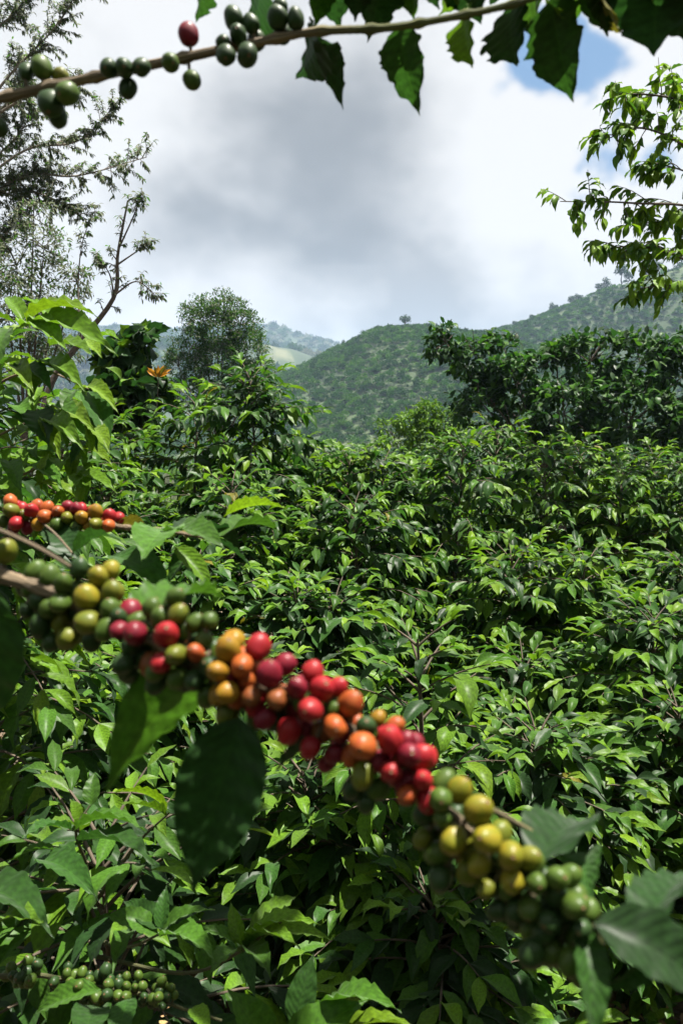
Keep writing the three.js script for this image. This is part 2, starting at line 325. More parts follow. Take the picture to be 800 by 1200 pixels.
// the named ones first
const leftShrub = shrub({ x: -1.003, z: -1.996, h: 2.239, spread: 0.52, seed: 5, leaf: 0.135, pairs: 40, fresh: 0.4, low: 0.3 }, 'tall coffee shrub with large sunlit lime-green leaves above the small cluster of ripe cherries');
ownLeaves(leftShrub, leftShrub.position, [
  [-0.7008,1.9378,-1.7891,-0.5072,1.9413,-1.6887,0.272,4,20,0.14], [-0.6932,1.9341,-1.7886,-0.4537,1.8599,-1.6277,0.24,3,30,0.1], [-0.7084,1.9303,-1.7881,-0.5542,1.8668,-1.6286,0.272,3,20,0.1],
  [-0.7198,1.9378,-1.7891,-0.7912,1.9471,-1.7399,0.272,3,10,0.12], [-0.7167,1.9449,-1.8203,-0.7849,2.0121,-1.8996,0.32,3,20,0.1], [-0.6992,1.9621,-1.9435,-0.7936,2.0221,-2.0017,0.32,3,10,0.1],
  [-0.7139,1.9252,-1.737,-0.6996,1.8187,-1.6224,0.32,2,40,0.1], [-0.6858,1.8389,-1.8267,-0.5354,1.7821,-1.6781,0.256,3,25,0.16], [-0.6936,1.8389,-1.8267,-0.736,1.8412,-1.7261,0.272,4,15,0.16],
  [-0.6624,1.8273,-1.8252,-0.654,1.7678,-1.6763,0.272,3,20,0.1], [-0.6007,1.8016,-1.8722,-0.4925,1.7387,-1.7632,0.24,4,30,0.14], [-0.5927,1.7937,-1.8712,-0.5026,1.6614,-1.7229,0.288,1,20,0.1],
  [-0.6768,1.7341,-1.8635,-0.5299,1.7026,-1.7081,0.24,4,20,0.12], [-0.6936,1.75,-1.8151,-0.6219,1.6707,-1.6838,0.4,1,-30,0.06], [-0.6848,1.75,-1.8655,-0.5446,1.677,-1.7048,0.24,2,20,0.12],
  [-0.6334,1.6521,-1.9032,-0.5182,1.6186,-1.7981,0.24,4,20,0.12], [-0.6211,1.6175,-1.8987,-0.576,1.536,-1.7672,0.32,3,30,0.1], [-0.6581,1.6276,-1.9001,-0.644,1.581,-1.7427,0.288,3,20,0.1],
  [-0.7008,1.6904,-1.8578,-0.7176,1.677,-1.7048,0.272,3,10,0.12], [-0.6437,1.9174,-1.9881,-0.5607,1.8691,-1.881,0.32,4,20,0.1], [-0.7198,1.7688,-1.7671,-0.7501,1.7146,-1.6593,0.272,2,20,0.12],
  [-0.6416,1.648,-1.9027,-0.6156,1.5723,-1.792,0.28,4,20,0.1], [-0.7387,1.6373,-1.7501,-0.6679,1.5729,-1.6409,0.288,2,20,0.1], [-0.6321,1.9132,-2.038,-0.5347,1.9172,-1.9377,0.288,3,10,0.12],
  [-0.6627,1.8942,-1.8253,-0.5323,1.8638,-1.7258,0.311,3,12.477,0.083], [-0.8471,1.8577,-1.9063,-0.77,1.7647,-1.7952,0.274,3,12.41,0.161], [-0.8831,1.6252,-1.9013,-0.7564,1.593,-1.762,0.267,2,0.896,0.116],
  [-0.7168,1.8375,-1.7572,-0.6227,1.7791,-1.6194,0.246,4,25.617,0.142], [-0.6408,1.6776,-1.9098,-0.5492,1.6467,-1.8649,0.246,3,27.657,0.118], [-0.7008,1.6236,-1.7607,-0.5855,1.5798,-1.6559,0.295,2,13.502,0.097],
  [-0.6484,1.8424,-1.8459,-0.7008,1.7876,-1.7602,0.295,2,22.257,0.086], [-0.6251,1.5914,-1.819,-0.495,1.5647,-1.7355,0.297,3,16.049,0.12], [-0.5882,1.7274,-1.801,-0.553,1.6453,-1.7532,0.287,4,1.967,0.102],
  [-0.5517,1.709,-1.753,-0.4854,1.656,-1.6575,0.303,4,12.802,0.118], [-0.672,1.7239,-1.797,-0.5995,1.6356,-1.6895,0.249,4,21.298,0.157], [-0.7302,1.8281,-1.7861,-0.605,1.7794,-1.6781,0.318,1,-10.174,0.171],
  [-0.6326,1.7911,-1.9073,-0.6239,1.7217,-1.7906,0.283,2,30.734,0.172], [-0.6576,1.7167,-1.7595,-0.531,1.6612,-1.6383,0.259,3,28.291,0.175], [-0.7866,1.7552,-1.7533,-0.8067,1.6679,-1.7238,0.278,4,-10.918,0.133],
  [-0.7352,1.5124,-1.9471,-0.7257,1.4324,-1.8361,0.272,4,15.743,0.124], [-0.6902,1.8565,-1.8072,-0.5978,1.8064,-1.7682,0.258,2,18.931,0.086], [-0.8223,1.9317,-1.8447,-0.7547,1.8581,-1.7666,0.283,4,31.453,0.137],
  [-0.762,1.6321,-1.9308,-0.6609,1.6219,-1.8687,0.274,4,27.511,0.085], [-0.6384,1.6583,-1.7384,-0.6516,1.5686,-1.7114,0.255,4,4.674,0.122], [-0.8307,1.8553,-1.9902,-0.7251,1.7703,-1.9015,0.244,4,25.982,0.177],
  [-0.5767,1.5802,-1.756,-0.57,1.5158,-1.691,0.245,4,-19.881,0.119], [-0.5867,1.6017,-1.79,-0.5981,1.5335,-1.6705,0.293,3,-11.486,0.11], [-0.5968,1.6784,-1.8673,-0.6113,1.6243,-1.7778,0.28,1,9.212,0.086],
  [-0.677,1.5816,-1.7305,-0.5577,1.5557,-1.6702,0.315,4,-6.458,0.139], [-0.698,1.7423,-1.8865,-0.6375,1.6484,-1.8454,0.297,3,-5.391,0.093], [-0.7238,1.7259,-1.9749,-0.7461,1.6774,-1.8809,0.285,2,-15.971,0.101],
  [-0.8299,1.5687,-1.9419,-0.877,1.501,-1.9108,0.307,4,-3.362,0.178], [-0.653,1.6976,-1.9027,-0.6079,1.5985,-1.8752,0.31,3,-13.651,0.091], [-0.7186,1.8014,-1.8997,-0.6967,1.7263,-1.8004,0.261,3,-6.188,0.171],
  [-0.8862,1.6942,-1.9446,-0.793,1.6596,-1.9217,0.318,4,20.768,0.135], [-0.6985,1.9331,-1.778,-0.731,1.8509,-1.6903,0.307,4,10.389,0.123], [-0.9012,1.807,-1.9865,-0.9402,1.7598,-1.9298,0.295,4,-14.346,0.158],
  [-0.6272,1.7474,-1.8968,-0.5435,1.6564,-1.7629,0.318,2,-10.262,0.121], [-0.8436,1.5747,-1.9168,-0.7263,1.5171,-1.8056,0.26,3,23.306,0.091], [-0.5958,1.575,-1.77,-0.639,1.5167,-1.7194,0.304,3,-7.739,0.146]], { seed: 300 });
{
  const o = leftShrub.position, mk = (a, r) => tube(bend(a.map(V3).map((v) => v.sub(o)), 14), r, 0.0018, 5);
  part('branch', mergeGeometries([mk([[-1.066,1.771,-1.969], [-0.881,1.889,-1.884], [-0.709,1.939,-1.799]], 0.005), mk([[-1.066,1.666,-1.956], [-0.846,1.79,-1.881], [-0.686,1.839,-1.827], [-0.596,1.798,-1.882]], 0.005), mk([[-1.066,1.541,-1.939], [-0.823,1.689,-1.908], [-0.684,1.742,-1.875]], 0.005), mk([[-1.066,1.415,-1.923], [-0.794,1.584,-1.925], [-0.629,1.652,-1.903]], 0.005)]), TWIG, leftShrub);
}
const lowShrub = shrub({ x: -0.471, z: -1.419, h: 1.213, spread: 0.46, seed: 8, leaf: 0.125, pairs: 24, fresh: 0.1, low: 0.2, bare: 0.3 }, 'low coffee shrub with broad wavy leaves and a branch of tight unripe green cherries');
ownLeaves(lowShrub, lowShrub.position, [
  [-0.4123,1.0998,-1.2265,-0.4191,1.1402,-1.2721,0.468,2,-60,0.06], [-0.4292,1.0775,-1.2236,-0.4474,1.1137,-1.2283,0.595,3,-30,0.08], [-0.2952,1.0661,-1.2725,-0.3771,1.1221,-1.2294,0.289,4,35,0.14],
  [-0.2981,1.0603,-1.2718,-0.3574,1.1153,-1.2083,0.255,3,30,0.06], [-0.435,1.0713,-1.2026,-0.3011,1.1005,-1.1459,0.306,2,-20,0.14], [-0.435,1.0713,-1.2026,-0.4884,1.1009,-1.1258,0.289,1,-15,0.14],
  [-0.4255,1.0603,-1.181,-0.2737,1.0827,-1.0831,0.289,1,-20,0.12], [-0.45,1.0495,-1.1796,-0.5091,1.0648,-1.1211,0.306,2,-10,0.12], [-0.4816,1.0416,-1.1685,-0.3535,1.039,-1.0673,0.289,1,-10,0.12],
  [-0.5585,1.0287,-1.1164,-0.3928,1.0313,-0.9957,0.306,1,0,0.1], [-0.5228,0.9847,-1.0603,-0.4068,1.0522,-0.9984,0.323,3,-10,0.12], [-0.2753,0.9618,-1.1077,-0.2738,1.01,-1.1543,0.34,1,-60,0.08],
  [-0.2766,0.9579,-1.1072,-0.1922,0.9952,-1.1121,0.323,2,-10,0.14], [-0.2766,0.9566,-1.107,-0.3637,0.9849,-1.1107,0.425,2,-20,0.14], [-0.2766,0.954,-1.1067,-0.1714,0.9826,-1.0096,0.306,2,-10,0.12],
  [-0.2728,0.9643,-1.108,-0.3436,0.9834,-1.1508,0.425,1,-20,0.1], [-0.1507,0.936,-1.1044,-0.1745,0.9834,-1.1508,0.34,3,-50,0.08], [-0.1507,0.936,-1.1044,-0.0296,1.011,-1.0536,0.255,3,-5,0.14],
  [-0.1429,0.9437,-1.1054,-0.0732,0.9547,-1.2076,0.289,3,10,0.1], [-0.1481,0.9334,-1.104,-0.0571,1.0038,-1.0123,0.289,3,-15,0.14], [-0.1507,0.9334,-1.104,-0.2312,0.9618,-1.1077,0.306,2,0,0.14],
  [-0.1507,0.9308,-1.1037,-0.0959,0.9757,-0.9885,0.306,2,-10,0.12], [-0.1507,0.9308,-1.1037,-0.1857,0.9637,-1.0071,0.306,2,-10,0.12], [-0.1299,0.9514,-1.1064,-0.013,0.9489,-1.106,0.255,3,10,0.12],
  [-0.0595,0.9708,-0.9072,-0.036,1.0401,-0.9565,0.425,1,-50,0.06], [-0.0891,0.9653,-0.8863,-0.1421,1.0368,-0.8956,0.527,2,-40,0.08], [-0.0303,0.9815,-0.9086,0.0697,1.0529,-0.8372,0.306,2,10,0.16],
  [-0.0042,0.9758,-0.8877,0.0936,1.0175,-0.8528,0.255,4,10,0.12], [-0.072,0.9751,-0.8573,0.0339,1.0221,-0.8937,0.425,2,-30,0.12], [-0.1977,0.9611,-0.9564,-0.1667,0.96,-0.9058,0.425,3,0,0.1],
  [-0.3296,0.9611,-0.9564,-0.3126,0.9751,-0.8573,0.468,1,-20,0.1], [-0.3334,0.9472,-1.005,-0.4286,0.9117,-1.0004,0.34,2,-20,0.1], [-0.2841,0.9724,-0.9578,-0.2758,0.9611,-0.8858,0.51,1,-30,0.08]], { seed: 500 });

shrub({ x: 0.303, z: -2.099, h: 1.491, spread: 0.34, seed: 21, leaf: 0.12, pairs: 15, fresh: 0.45, low: 0.45, lean: 0.05 }, 'slim young coffee shrub with bent bare stem and light green top leaves');
shrub({ x: -0.498, z: -5.084, h: 2.731, spread: 0.7, seed: 33, leaf: 0.15, pairs: 31, fresh: 0.16, low: 0.42, bare: 0.15 }, 'tallest coffee shrub, its bare upright trunk showing under a drooping leafy top');
for (const s of [
  { x: -0.314, z: -6.751, h: 2.423, spread: 0.682, leaf: 0.148, seed: 401 },
  { x: 0.342, z: -6.788, h: 2.324, spread: 0.682, leaf: 0.148, seed: 402 },
  { x: 1.314, z: -6.826, h: 2.539, spread: 0.682, leaf: 0.148, seed: 403 },
  { x: 2.033, z: -6.479, h: 2.39, spread: 0.682, leaf: 0.148, seed: 404 },
  { x: 2.543, z: -6.641, h: 2.334, spread: 0.682, leaf: 0.148, seed: 405 },
  { x: -1.567, z: -5.343, h: 2.504, spread: 0.594, leaf: 0.148, seed: 406 },
  { x: -1.093, z: -5.582, h: 2.673, spread: 0.594, leaf: 0.148, seed: 407, label: 'coffee shrub just below the orange withered leaves' },
  { x: 0.076, z: -5.278, h: 2.23, spread: 0.594, leaf: 0.148, seed: 408 },
  { x: 0.335, z: -5.211, h: 2.174, spread: 0.594, leaf: 0.148, seed: 409 },
  { x: 0.784, z: -5.317, h: 2.308, spread: 0.6, leaf: 0.148, seed: 410, label: 'coffee shrub standing just below the lime-green bush' },
  { x: 1.396, z: -5.342, h: 2.27, spread: 0.6, leaf: 0.148, seed: 411 },
  { x: 1.877, z: -5.474, h: 2.135, spread: 0.6, leaf: 0.148, seed: 412, label: 'coffee shrub in front of the broad dark evergreen tree' },
  { x: 2.446, z: -5.49, h: 2.184, spread: 0.6, leaf: 0.148, seed: 413 },
  { x: -1.548, z: -4.26, h: 2.336, spread: 0.55, leaf: 0.148, seed: 414 },
  { x: -1.303, z: -4.149, h: 1.933, spread: 0.55, leaf: 0.148, seed: 415 },
  { x: -0.597, z: -4.237, h: 2.001, spread: 0.55, leaf: 0.148, seed: 417, label: 'coffee shrub behind the leafy end of the short cherry branch' },
  { x: 0.116, z: -4.361, h: 1.89, spread: 0.55, leaf: 0.148, seed: 419 },
  { x: 0.888, z: -4.054, h: 1.582, spread: 0.55, leaf: 0.148, seed: 421 },
  { x: 1.257, z: -4.273, h: 1.586, spread: 0.55, leaf: 0.148, seed: 422 },
  { x: 1.984, z: -4.335, h: 1.53, spread: 0.55, leaf: 0.148, seed: 424 },
  { x: -1.332, z: -3.417, h: 1.798, spread: 0.506, leaf: 0.148, seed: 425 },
  { x: -0.642, z: -3.56, h: 1.595, spread: 0.506, leaf: 0.148, seed: 426 },
  { x: -0.247, z: -3.55, h: 1.445, spread: 0.506, leaf: 0.148, seed: 427 },
  { x: -0.032, z: -3.611, h: 1.452, spread: 0.506, leaf: 0.148, seed: 428, label: 'shaded coffee shrub between the red cherries and the tallest shrub' },
  { x: 0.777, z: -3.56, h: 1.132, spread: 0.506, leaf: 0.148, seed: 430, label: 'coffee shrub just beyond the bent stem of the slim young shrub' },
  { x: 1.321, z: -3.282, h: 1.365, spread: 0.506, leaf: 0.148, seed: 432 },
  { x: -0.974, z: -2.664, h: 1.182, spread: 0.42, seed: 433, label: 'dark coffee shrub below the thick end of the long cherry branch' },
  { x: -0.744, z: -2.826, h: 1.287, spread: 0.42, seed: 434 },
  { x: -0.342, z: -2.845, h: 1.199, spread: 0.42, seed: 435, label: 'coffee shrub seen right above the crimson and red cherries' },
  { x: -0.004, z: -2.753, h: 1.024, spread: 0.42, seed: 436 },
  { x: 0.591, z: -2.606, h: 1.118, spread: 0.42, seed: 437 },
  { x: 0.802, z: -2.621, h: 0.923, spread: 0.42, seed: 438, low: 0.4, label: 'low coffee shrub beside the patch of brown leaf litter behind the yellow cherries' },
  { x: 1.132, z: -2.812, h: 0.868, spread: 0.42, seed: 439 },
  { x: 1.246, z: -2.76, h: 1.077, spread: 0.42, seed: 440 },
  { x: -0.058, z: -2.042, h: 1.05, spread: 0.4, seed: 441, label: 'small coffee shrub under the red and orange cherries' },
  { x: 0.175, z: -2.029, h: 0.944, spread: 0.4, seed: 442 },
  { x: 0.234, z: -1.67, h: 0.85, spread: 0.34, seed: 443, label: 'low shaded coffee shrub under the yellow and green cherries' },
]) shrub(s, s.label ?? ROW_LABEL, ROWS);

// unseen shrub, added beyond the frame to shade the path's edge
shrub({ x: 1.38, z: -1.5, h: 2.9, spread: 0.7, seed: 66, pairs: 35, fresh: 0.1 }, 'added unseen coffee shrub shading the low growth under the green end of the long branch');

// ------------------------------------------------------------------ the cherry-laden tree beside the camera
const cherryGeometry = (() => {
  const pts = []; const n = 18;
  for (let i = 0; i <= n; i++) {
    const t = i / n, a = -Math.PI / 2 + t * Math.PI * 0.93; let r = Math.cos(a), y = Math.sin(a) * 1.14;
    pts.push(new THREE.Vector2(Math.max(0.0001, r * (1 - 0.05 * Math.sin(a))), y));
  }
  const top = pts[pts.length - 1];   // the scar of the flower: a low ring round a dimple
  pts.push(new THREE.Vector2(top.x * 0.86, top.y + 0.035), new THREE.Vector2(top.x * 0.6, top.y + 0.02), new THREE.Vector2(top.x * 0.3, top.y - 0.03), new THREE.Vector2(0.0001, top.y - 0.01));
  return [0, 1, 2, 3].map((k) => {   // none is quite round
    const g = new THREE.LatheGeometry(pts, 24), p = g.attributes.position;
    for (let i = 0; i < p.count; i++) { const x = p.getX(i), y = p.getY(i), z = p.getZ(i), f = 1 + 0.16 * N3(x * 0.8 + k * 7, y * 0.7, z * 0.8) - 0.05 * Math.exp(-((x / 0.16) ** 2)) * (z > 0 ? 1 : 0.4); p.setXYZ(i, x * f, y, z * f); }
    g.computeVertexNormals(); return g;
  });
})();
const CHERRY = [[[0.012, 0.030, 0.007], [0.018, 0.040, 0.008]], [[0.030, 0.060, 0.007], [0.044, 0.072, 0.008]], [[0.062, 0.084, 0.006], [0.095, 0.094, 0.006]], [[0.16, 0.100, 0.005], [0.19, 0.090, 0.006]], [[0.22, 0.036, 0.008], [0.24, 0.062, 0.009]], [[0.13, 0.030, 0.008], [0.12, 0.044, 0.009]], [[0.19, 0.005, 0.010], [0.215, 0.010, 0.010]], [[0.095, 0.003, 0.012], [0.13, 0.005, 0.012]], [[0.105, 0.115, 0.006], [0.155, 0.120, 0.007]]];
const toS = (c) => (c <= 0.0031308 ? 12.92 * c : 1.055 * Math.pow(c, 1 / 2.4) - 0.055);
const cherryMaterials = CHERRY.flatMap(([a, b], k) => [0, 1].map((v) => {
  const map = texture(96, 96, (u, w) => {
    const x = Math.cos(u * 6.2832), y = Math.sin(u * 6.2832), m = clamp(0.5 + 1.5 * fbm(x * 1.1 + k * 5 + v * 9, y * 1.1, w * 2.4, 4), 0, 1), sp = N3(x * 14, y * 14, w * 26 + k) > 0.5 ? 0.72 : 1 - 0.25 * Math.max(0, fbm(x * 5, y * 5, w * 9 + v * 4, 3));
    const scar = smooth(w, 0.845, 0.872), c = [0, 1, 2].map((q) => lerp(a[q], b[q], m) * sp * (v ? 0.9 : 1.04));
    return [0, 1, 2].map((q) => toS(lerp(c[q], [0.10, 0.055, 0.025][q], scar * 0.85)));
  }, true);
  return new THREE.MeshPhysicalMaterial({ map, roughness: 0.65, clearcoat: 0.22, clearcoatRoughness: 0.34, specularIntensity: 0.25 });
}));
function fruit(branch, origin, list, seed) {
  const rnd = random(seed), stalks = [], q = new THREE.Quaternion();
  for (const [x, y, z, r, tone, ax, ay, az] of list) {
    const p = V(x, y, z), a = V(ax, ay, az), out = p.clone().sub(a).normalize(); out.x += (rnd() - 0.5) * 0.7; out.y += (rnd() - 0.5) * 0.7; out.z += (rnd() - 0.5) * 0.7; out.normalize();
    const m = part('cherry', cherryGeometry[Math.floor(rnd() * 4)], cherryMaterials[tone * 2 + (rnd() < 0.5 ? 0 : 1)], branch);
    m.position.copy(p).sub(origin); m.quaternion.setFromUnitVectors(UP, out).multiply(q.setFromAxisAngle(UP, rnd() * 6.28)); m.scale.set(r * (0.98 + rnd() * 0.12), r * (0.96 + rnd() * 0.14), r * (0.95 + rnd() * 0.1));
    stalks.push(tube([a.clone().sub(origin), p.clone().addScaledVector(out, -r * 0.9).sub(origin)], 0.0014, 0.0012, 5));
  }
  return stalks;
}
{
  const foot = ground(-0.62, -0.52), tree = thing('coffee_tree', 'cherry-laden coffee tree whose long branches reach in front of the plantation', 'tree', foot), O = foot;
  const local = (a) => a.map(V3).map((v) => v.sub(O));
  const stem = [V(0, -0.05, 0), V(0.02, 0.6, 0.02), V(-0.01, 1.2, 0), V(0.03, 1.75, 0.03), V(0.02, 2.25, 0.02), V(0, 2.6, 0)];
  part('trunk', tube(bend(stem, 24), 0.026, 0.006, 9, 0.1), BARK, tree);
  const hook = (line, y, r0, r1, sides = 8, w = 0.12) => tube(bend([V(0.01, y, 0.01), ...line], 220), r0, r1, sides, w, 3, 0.034);
  const mainAxis = local([[-0.2415,1.6589,-0.4772], [-0.2035,1.6521,-0.4612], [-0.1685,1.6448,-0.4482], [-0.1406,1.6365,-0.437], [-0.121,1.6337,-0.4185], [-0.0966,1.6288,-0.4028], [-0.0745,1.6218,-0.3917], [-0.0471,1.6148,-0.3818], [-0.0211,1.6068,-0.3747], [0,1.5963,-0.3703], [0.0207,1.5847,-0.3648], [0.0407,1.5684,-0.3556], [0.0602,1.5541,-0.3487], [0.0786,1.5416,-0.339], [0.0966,1.5285,-0.3312], [0.1105,1.5226,-0.3254], [0.1307,1.5197,-0.318], [0.1559,1.5192,-0.3078]]), topAxis = local([[-0.3489,1.9763,-0.6546], [-0.2554,1.9811,-0.625], [-0.1946,1.9897,-0.616], [-0.1234,2.0002,-0.6073], [-0.0612,2.0108,-0.6036], [-0.0182,2.0163,-0.5993], [0.0303,2.0187,-0.5996], [0.0727,2.0253,-0.6005], [0.1212,2.0355,-0.6018], [0.1576,2.0469,-0.6033], [0.2182,2.0686,-0.6061]]), upperAxis = local([[-0.5178,1.6414,-0.9136], [-0.4,1.6338,-0.8723], [-0.339,1.6314,-0.8619], [-0.2792,1.6309,-0.8518], [-0.242,1.6235,-0.8508], [-0.1862,1.618,-0.8501], [-0.1429,1.6064,-0.8687]]);
  const mainList = [
  [-0.1987,1.6665,-0.4615,0.00667,2,-0.2021,1.6518,-0.4607], [-0.15,1.6599,-0.4435,0.00551,0,-0.1558,1.641,-0.4431], [-0.1362,1.657,-0.4335,0.00587,8,-0.1381,1.6362,-0.4347], [-0.1569,1.6525,-0.4363,0.00545,1,-0.1572,1.6414,-0.4437],
  [-0.1409,1.6475,-0.4267,0.00667,8,-0.1365,1.6359,-0.4331], [-0.1271,1.6494,-0.4292,0.00577,2,-0.1306,1.6351,-0.4276], [-0.1588,1.6417,-0.4343,0.00588,1,-0.1555,1.6409,-0.443], [-0.1393,1.6343,-0.42,0.00664,2,-0.1314,1.6352,-0.4283],
  [-0.1838,1.6333,-0.4499,0.00424,0,-0.18,1.6472,-0.4525], [-0.1743,1.6258,-0.4444,0.00654,0,-0.1674,1.6445,-0.4477], [-0.1564,1.6199,-0.4378,0.00646,2,-0.1496,1.6392,-0.4406], [-0.1682,1.6156,-0.444,0.00559,0,-0.16,1.6423,-0.4448],
  [-0.1414,1.6198,-0.4344,0.00593,0,-0.1384,1.6362,-0.435], [-0.1533,1.6326,-0.449,0.00562,0,-0.1537,1.6404,-0.4422], [-0.1168,1.6394,-0.4262,0.00615,7,-0.123,1.634,-0.4204], [-0.1067,1.6351,-0.3968,0.00626,7,-0.1017,1.6299,-0.4061],
  [-0.0889,1.6369,-0.3893,0.00652,6,-0.0878,1.626,-0.3984], [-0.1008,1.6455,-0.4094,0.0051,1,-0.1047,1.6305,-0.408], [-0.095,1.6419,-0.4018,0.00548,1,-0.0969,1.6289,-0.4029], [-0.0864,1.6531,-0.4022,0.00459,1,-0.0946,1.6282,-0.4018],
  [-0.0843,1.6452,-0.3969,0.00542,2,-0.0892,1.6265,-0.3991], [-0.075,1.6417,-0.3946,0.00454,1,-0.0806,1.6237,-0.3948], [-0.0671,1.6433,-0.3921,0.0041,1,-0.073,1.6214,-0.3912], [-0.0812,1.6365,-0.3968,0.00415,1,-0.0848,1.6251,-0.3969],
  [-0.0703,1.6335,-0.3919,0.00431,1,-0.0735,1.6215,-0.3914], [-0.0731,1.6289,-0.3831,0.00484,4,-0.0722,1.6212,-0.3909], [-0.0829,1.6282,-0.382,0.00527,2,-0.0786,1.6231,-0.3938], [-0.1009,1.617,-0.4018,0.00552,5,-0.0975,1.629,-0.4034],
  [-0.1155,1.6088,-0.4123,0.00608,0,-0.1111,1.6317,-0.4121], [-0.0972,1.6076,-0.3982,0.00549,0,-0.0903,1.6268,-0.3996], [-0.086,1.6161,-0.4134,0.00551,0,-0.0896,1.6266,-0.3993], [-0.1152,1.6167,-0.4024,0.00565,0,-0.1076,1.631,-0.4098],
  [-0.056,1.6325,-0.3783,0.0064,3,-0.0572,1.6174,-0.3854], [-0.0605,1.6235,-0.3708,0.00516,3,-0.0568,1.6173,-0.3853], [-0.0485,1.6257,-0.3713,0.00552,4,-0.0473,1.6149,-0.3818], [-0.0418,1.632,-0.3836,0.00603,6,-0.0471,1.6148,-0.3818],
  [-0.0349,1.6229,-0.3697,0.00624,7,-0.0359,1.6114,-0.3787], [-0.0279,1.6243,-0.3787,0.00558,7,-0.0325,1.6103,-0.3778], [-0.0439,1.6112,-0.3693,0.00512,5,-0.0405,1.6128,-0.38], [-0.031,1.6115,-0.3655,0.00506,5,-0.0287,1.6092,-0.3767],
  [-0.0682,1.6054,-0.3853,0.00573,1,-0.0638,1.619,-0.3878], [-0.0576,1.5972,-0.3824,0.00569,2,-0.0523,1.6161,-0.3837], [-0.0434,1.5954,-0.3796,0.00442,1,-0.0384,1.6121,-0.3794], [-0.0211,1.617,-0.3664,0.00505,7,-0.0218,1.6071,-0.3749],
  [-0.014,1.6216,-0.3765,0.00514,6,-0.0211,1.6068,-0.3747], [-0.015,1.6082,-0.3601,0.00576,6,-0.0145,1.6036,-0.3733], [-0.0257,1.5933,-0.3708,0.00597,6,-0.0188,1.6057,-0.3742], [-0.0151,1.5863,-0.3663,0.00515,6,-0.0072,1.5999,-0.3718],
  [-0.0337,1.5953,-0.3772,0.0048,0,-0.0295,1.6094,-0.377], [-0.05,1.6076,-0.3982,0.00535,7,-0.053,1.6163,-0.3839], [-0.0099,1.6161,-0.3673,0.00625,6,-0.0149,1.6037,-0.3734], [-0.0015,1.6149,-0.3731,0.00433,6,-0.0088,1.6007,-0.3721],
  [0.0046,1.6093,-0.3664,0.00584,4,-0.0008,1.5967,-0.3705], [-0.0041,1.606,-0.3669,0.0037,1,-0.0064,1.5995,-0.3716], [-0.0033,1.5999,-0.3596,0.00574,4,-0.0022,1.5974,-0.3707], [0.0073,1.5949,-0.3773,0.00438,4,0.0045,1.5938,-0.3691],
  [0.0094,1.5947,-0.35,0.00606,4,0.0113,1.59,-0.3673], [-0.0035,1.582,-0.3695,0.00512,7,0.0034,1.5944,-0.3694], [0.0102,1.5775,-0.3554,0.00582,2,0.0178,1.5864,-0.3655], [0.0181,1.5999,-0.3707,0.00371,3,0.0116,1.5899,-0.3672],
  [0.0231,1.5958,-0.3548,0.00605,6,0.0199,1.5852,-0.365], [0.0258,1.5972,-0.3665,0.00465,4,0.019,1.5857,-0.3652], [0.0309,1.5925,-0.3608,0.00463,7,0.0237,1.5823,-0.3634], [0.0232,1.5815,-0.351,0.0053,6,0.0268,1.5798,-0.362],
  [0.0318,1.5899,-0.3505,0.00566,7,0.0278,1.5789,-0.3615], [0.0376,1.5852,-0.3588,0.0058,6,0.0309,1.5764,-0.3601], [0.0378,1.5787,-0.3486,0.00468,6,0.0364,1.5719,-0.3576], [0.0306,1.5712,-0.3483,0.00491,4,0.0359,1.5723,-0.3578],
  [0.0178,1.5669,-0.363,0.00488,1,0.0274,1.5793,-0.3617], [0.0057,1.5663,-0.3655,0.0055,0,0.0171,1.5867,-0.3657], [0.0454,1.5729,-0.3419,0.00542,1,0.0444,1.5657,-0.3543], [0.0551,1.5744,-0.3469,0.00588,8,0.0486,1.5626,-0.3528],
  [0.0123,1.5594,-0.3629,0.0047,0,0.0277,1.579,-0.3615], [0.0624,1.5695,-0.3386,0.00661,8,0.0569,1.5565,-0.3498], [0.0468,1.5625,-0.3436,0.00461,1,0.0495,1.562,-0.3525], [0.0385,1.5469,-0.3529,0.00459,2,0.0494,1.562,-0.3525],
  [0.0513,1.5535,-0.3406,0.00625,8,0.0568,1.5566,-0.3499], [0.0649,1.5588,-0.3322,0.00651,8,0.0661,1.5501,-0.3456], [0.0744,1.5532,-0.3474,0.00509,2,0.0691,1.548,-0.344], [0.0589,1.5365,-0.3424,0.00553,2,0.0682,1.5486,-0.3444],
  [0.075,1.5539,-0.3274,0.00605,8,0.0752,1.5439,-0.3408], [0.0846,1.5501,-0.3309,0.00526,2,0.0805,1.5402,-0.3381], [0.0463,1.531,-0.3454,0.00559,0,0.0623,1.5527,-0.3476], [0.0667,1.5311,-0.3373,0.00422,2,0.0764,1.5431,-0.3402],
  [0.0765,1.5408,-0.3284,0.00566,8,0.0804,1.5403,-0.3382], [0.0685,1.5372,-0.3485,0.00515,0,0.0716,1.5463,-0.3426], [0.0564,1.554,-0.3635,0.00523,0,0.0548,1.558,-0.3506], [0.086,1.5423,-0.325,0.00482,1,0.0861,1.5361,-0.3357],
  [0.0952,1.5453,-0.3236,0.00523,1,0.0906,1.5329,-0.3338], [0.1029,1.5414,-0.3314,0.00489,1,0.0948,1.5298,-0.332], [0.1013,1.5362,-0.3176,0.00552,1,0.1018,1.5263,-0.329], [0.1115,1.5262,-0.3296,0.00452,1,0.1088,1.5233,-0.3261],
  [0.0722,1.5202,-0.3377,0.00461,0,0.0842,1.5375,-0.3366], [0.0837,1.5293,-0.3261,0.0049,1,0.09,1.5333,-0.3341], [0.0914,1.5262,-0.3215,0.00484,0,0.0966,1.5285,-0.3312], [0.0823,1.5115,-0.3425,0.00456,0,0.0926,1.5314,-0.333],
